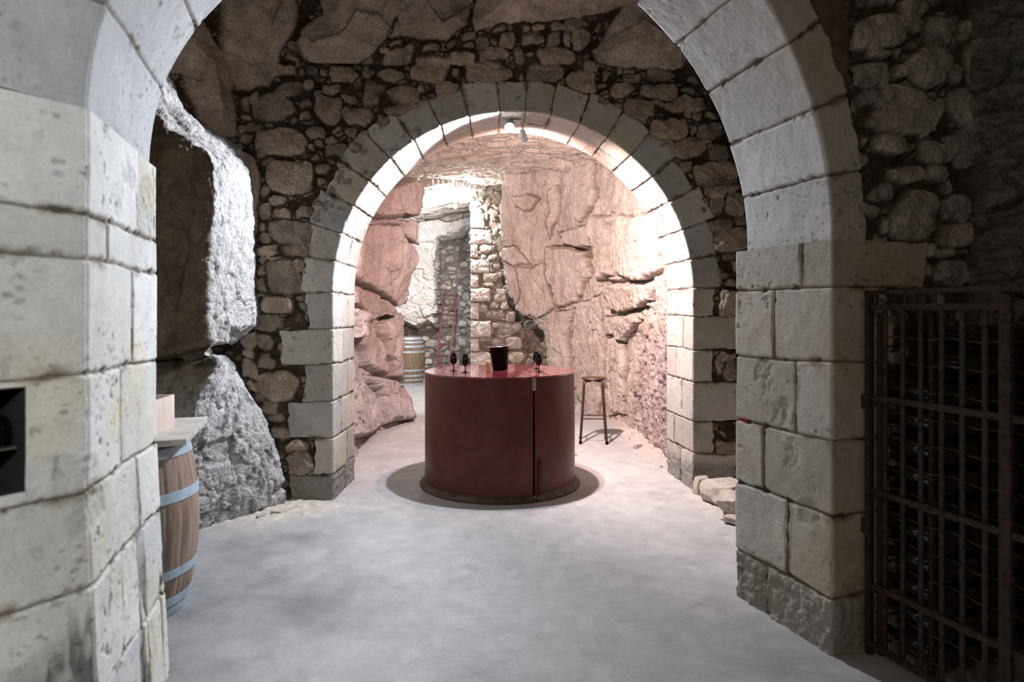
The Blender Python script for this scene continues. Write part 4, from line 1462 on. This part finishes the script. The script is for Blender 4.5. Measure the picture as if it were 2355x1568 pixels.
# heads sit just above the light sources, lenses facing along the beams
lamp_head(L, (LAMP[0], LAMP[1] + .045, LAMP[2] + .035), (-.12, 3.6, 1.8), .048, .10, M_LAMP1, (.04, 5.60, 3.145))
finish('ceiling_rose', lathe_bm([(0, -.012), (.035, -.012), (.038, 0), (0, 0)], 24), M_LAMPBODY, L, loc=(.04, 5.60, 3.15))
L2 = thing('spotlight', 'small white cylindrical spotlight pointing down right of the blazing one', 'lamp')
lamp_head(L2, (LAMP2[0] - .01, LAMP2[1] - .03, LAMP2[2] + .02), (.42, 6.6, 2.3), .032, .10, M_LAMP2, (.07, 5.66, 3.14))
L3 = thing('bulb_lamp', 'bright bare bulb under the rock ceiling at the far end', 'lamp')
finish('bulb', lathe_bm([(0, -.06), (.02, -.055), (.032, -.035), (.03, -.015), (.016, .01), (.014, .03)], 24), M_LAMP3, L3, loc=(LAMP3[0], LAMP3[1] + .08, LAMP3[2] + .02))
finish('socket', lathe_bm([(.015, .0), (.018, .0), (.018, .05), (0, .05)], 20), M_LAMPBODY, L3, loc=(LAMP3[0], LAMP3[1] + .08, LAMP3[2] + .045))
cpts = [at(x, y, 11.5) for x, y in ((930, 449), (952, 451), (975, 455), (1000, 455), (1015, 457), (1030, 464), (1045, 462))]
tag(finish('cable', tube_bm(cpts, .006, 8), M_CABLE), 'thin cable slung below the far rock ceiling to the bulb', 'cable')


# ------------------------------------------------------------------ iron grille, rack and bottles at the right
def build_gate():
    G0 = Vector((1.572, 2.885, 0))
    gd = Vector((.292, -.956, 0)).normalized()
    nrm = Vector((gd.y, -gd.x, 0))          # towards the passage
    t = thing('iron_gate', 'rusty wrought iron grille gate right of the right pier', 'gate')
    def p(k, z, o=0.):
        return G0 + gd * k + Vector((0, 0, z)) - nrm * o
    finish('gate_frame', bar_bm(p(0, 1.59), p(1.5, 1.59), .02, .035, (0, 0, 1)), M_IRON, t, label='fixed head bar above the leaf')
    finish('stile', bar_bm(p(.012, .0), p(.012, 1.60), .022, .03, gd), M_IRON, t)
    finish('stile', bar_bm(p(.605, .02), p(.605, 1.56), .042, .022, gd), M_IRON, t)
    finish('stile', bar_bm(p(1.45, .0), p(1.45, 1.60), .03, .03, gd), M_IRON, t)
    for z in (1.525, 1.13, .72, .31, .05):
        finish('rail', bar_bm(p(.02, z, .0), p(1.44, z, .0), .026, .012, (0, 0, 1)), M_IRON, t)
    for k in (.083, .171, .255, .347, .432, .519, .69, .775, .86, .945, 1.03, 1.115, 1.2):
        finish('bar', bar_bm(p(k, .03, .012), p(k, 1.535, .012), .021, .008, gd), M_IRON, t)
    for k in (.048, .10, .145, .19, .235, .28, .325):
        finish('short_bar', bar_bm(p(k, 1.53, .004), p(k, 1.585, .004), .012, .008, gd), M_IRON, t)
    for z in np.arange(.10, 1.42, .108):
        pts = [p(.03 + .115 * i, z + (.006 if i % 2 else -.006), .028 + (.006 if i % 2 else -.004)) for i in range(13)]
        finish('wire', tube_bm(pts, .0028, 6), M_WIRE, t)
    for z in (1.11, .56):
        finish('hinge', tube_bm([p(-.012, z - .03, -.006), p(-.012, z + .03, -.006)], .013, 12), M_IRON, t)
    tag(finish('red_rod', tube_bm([p(.052, .012, .035), p(.058, .62, .035)], .0065, 10), M_REDPOLE), 'thin red rod standing just behind the gate beside the pier', 'rod')


build_gate()


def build_rack():
    d = Vector((.945, .326, 0)).normalized()
    n = Vector((.326, -.945, 0)).normalized()
    O = Vector((NR[0], NR[1], 0))
    def p(u, z, o):
        return O + d * u + n * o + Vector((0, 0, z))
    r = thing('bottle_rack', 'dark metal bottle rack against the rubble behind the gate', 'rack')
    pitch = .118
    zs = [.06 + pitch * i for i in range(12)]
    u0, cols = .27, 7
    for u in (u0 - .06, u0 + cols * pitch - .05):
        for o in (.06, .30):
            finish('rack_post', bar_bm(p(u, .0, o), p(u, 1.50, o), .02, .02, d), M_IRON, r)
    for z in zs:
        for o in (.06, .30):
            finish('rack_rail', tube_bm([p(u0 - .06, z - .004, o), p(u0 + cols * pitch - .05, z - .004, o)], .004, 8), M_IRON, r)
    b = None
    q = (-n).to_track_quat('Z', 'Y')
    for i, z in enumerate(zs):
        for k in range(cols):
            if i >= 10 and k in (0, 5, 6):
                continue
            if i == 11 and k in (1,):
                continue
            u = u0 + k * pitch
            loc = p(u, z + .048 - .004 + .001, .34)
            if b is None:
                b = thing('wine_bottle', 'dark wine bottle lying in the rack behind the gate', 'bottle', loc, 0, 'wine bottles lying in the rack')
                prof = [(0, .018), (.02, .004), (.038, .0), (.0465, .006), (.047, .02), (.047, .17), (.044, .19), (.03, .215), (.017, .235), (.0145, .25), (.0145, .275)]
                finish('bottle_glass', lathe_bm(prof, 28), M_BOTTLE, b)
                finish('capsule', lathe_bm([(.0152, .245), (.0158, .27), (.0158, .30), (0, .301)], 20), M_CAPSULE, b)
                b.rotation_mode = 'QUATERNION'
                b.rotation_quaternion = q
            else:
                c = dup(b, loc)
                c.rotation_quaternion = q


build_rack()

# jar and shelf inside the recess of the left pier
fd = Vector((-.555, -.832, 0)).normalized()
fn = Vector((-.832, .555, 0)).normalized()      # into the pier
N0 = Vector((NL[0], NL[1], 0))
sh = N0 + fd * .265 + fn * .085 + Vector((0, 0, 1.128))
M4 = Matrix((fd, fn, Vector((0, 0, 1)))).transposed().to_4x4()
tag(finish('glass_shelf', box_bm(.188, .13, .006, tuple(sh), .001, None, M4), M_SHELF), 'thin dark shelf across the recess in the left pier', 'shelf')
jar = finish('glass_jar', lathe_bm([(0, 0), (.05, 0), (.058, .006), (.060, .05), (.052, .075), (.03, .092), (.018, .098), (.018, .112), (.021, .114), (.021, .12), (0, .12)], 36), M_BLACKGLASS, None, loc=tuple(N0 + fd * .225 + fn * .075 + Vector((0, 0, 1.1315))))
tag(jar, 'rounded dark glass jar in the recess of the left pier', 'jar')


# ------------------------------------------------------------------ loose stones
def loose(name, label, loc, size, seed, rz, mat_col=(.50, .37, .28), group='loose stones at the foot of the right jamb'):
    bm = bmesh.new()
    bmesh.ops.create_cube(bm, size=2)
    bmesh.ops.subdivide_edges(bm, edges=bm.edges[:], cuts=22, use_grid_fill=True)
    co = np.array([v.co[:] for v in bm.verts], np.float32)
    rng = np.random.default_rng(seed)
    c2 = co.copy()
    for _ in range(9):                                   # knock off corners with random planes
        nn = rng.normal(size=3); nn /= np.linalg.norm(nn)
        dd = rng.uniform(.9, 1.15)
        over = np.maximum(0, c2 @ nn - dd)
        c2 -= over[:, None] * nn
    c2 += c2 / (np.linalg.norm(c2, axis=1, keepdims=True) + 1e-6) * (.07 * fbm(c2 + seed * 3, 1.4, 4, seed) + .03 * fbm(c2, 6, 3, seed + 1))[:, None]
    c2 *= np.array(size) / 2
    c2[:, 2] -= c2[:, 2].min()
    for v, q in zip(bm.verts, c2):
        v.co = q
    o = finish(name, bm, M_LOOSE, None, loc=loc)
    o.rotation_euler = (0, 0, rz)
    return tag(o, label, 'stone', group)


M_LOOSE = plain('rose_grey_stone', (.44, .38, .33), .9, 0, .3, 12, .8)
loose('loose_stone', 'largest loose block at the foot of the right jamb', (1.66, 5.16, .0), (.34, .26, .16), 4, .3)
loose('loose_stone', 'pale block in front of the largest loose block', (1.66, 4.86, .0), (.22, .24, .15), 9, -.5)
loose('loose_stone', 'small flat stone tight against the right pier edge', (1.59, 4.66, .0), (.14, .12, .05), 14, .8)
loose('loose_stone', 'upright slab leaning at the base of the right jamb', (1.555, 5.37, .0), (.12, .10, .15), 19, .1)
for i, (x, y, sz, lb) in enumerate(((1325, 1047, .03, 'small dark crumb on the floor right of the red table'), (1520, 1073, .035, 'small dark crumb on the floor beside the right jamb'),
                                     (1660, 1195, .02, 'tiny dark crumb on the floor near the right pier'), (640, 1185, .09, 'pale chip lying at the foot of the left outcrop'),
                                     (600, 1192, .07, 'small chip left of the pale chip by the outcrop'), (700, 1165, .05, 'chip on the floor between outcrop and left jamb'),
                                     (1440, 1010, .08, 'rubble chip under the rose cliff beyond the stool'), (1465, 1030, .10, 'larger rubble chip under the rose cliff'))):
    Y = EYE * F / (y - CY)
    o = loose('pebble', lb, ((x - CX) / F * Y, Y, .001), (sz, sz * .7, sz * .4), 30 + i, i, group='stone crumbs on the floor')
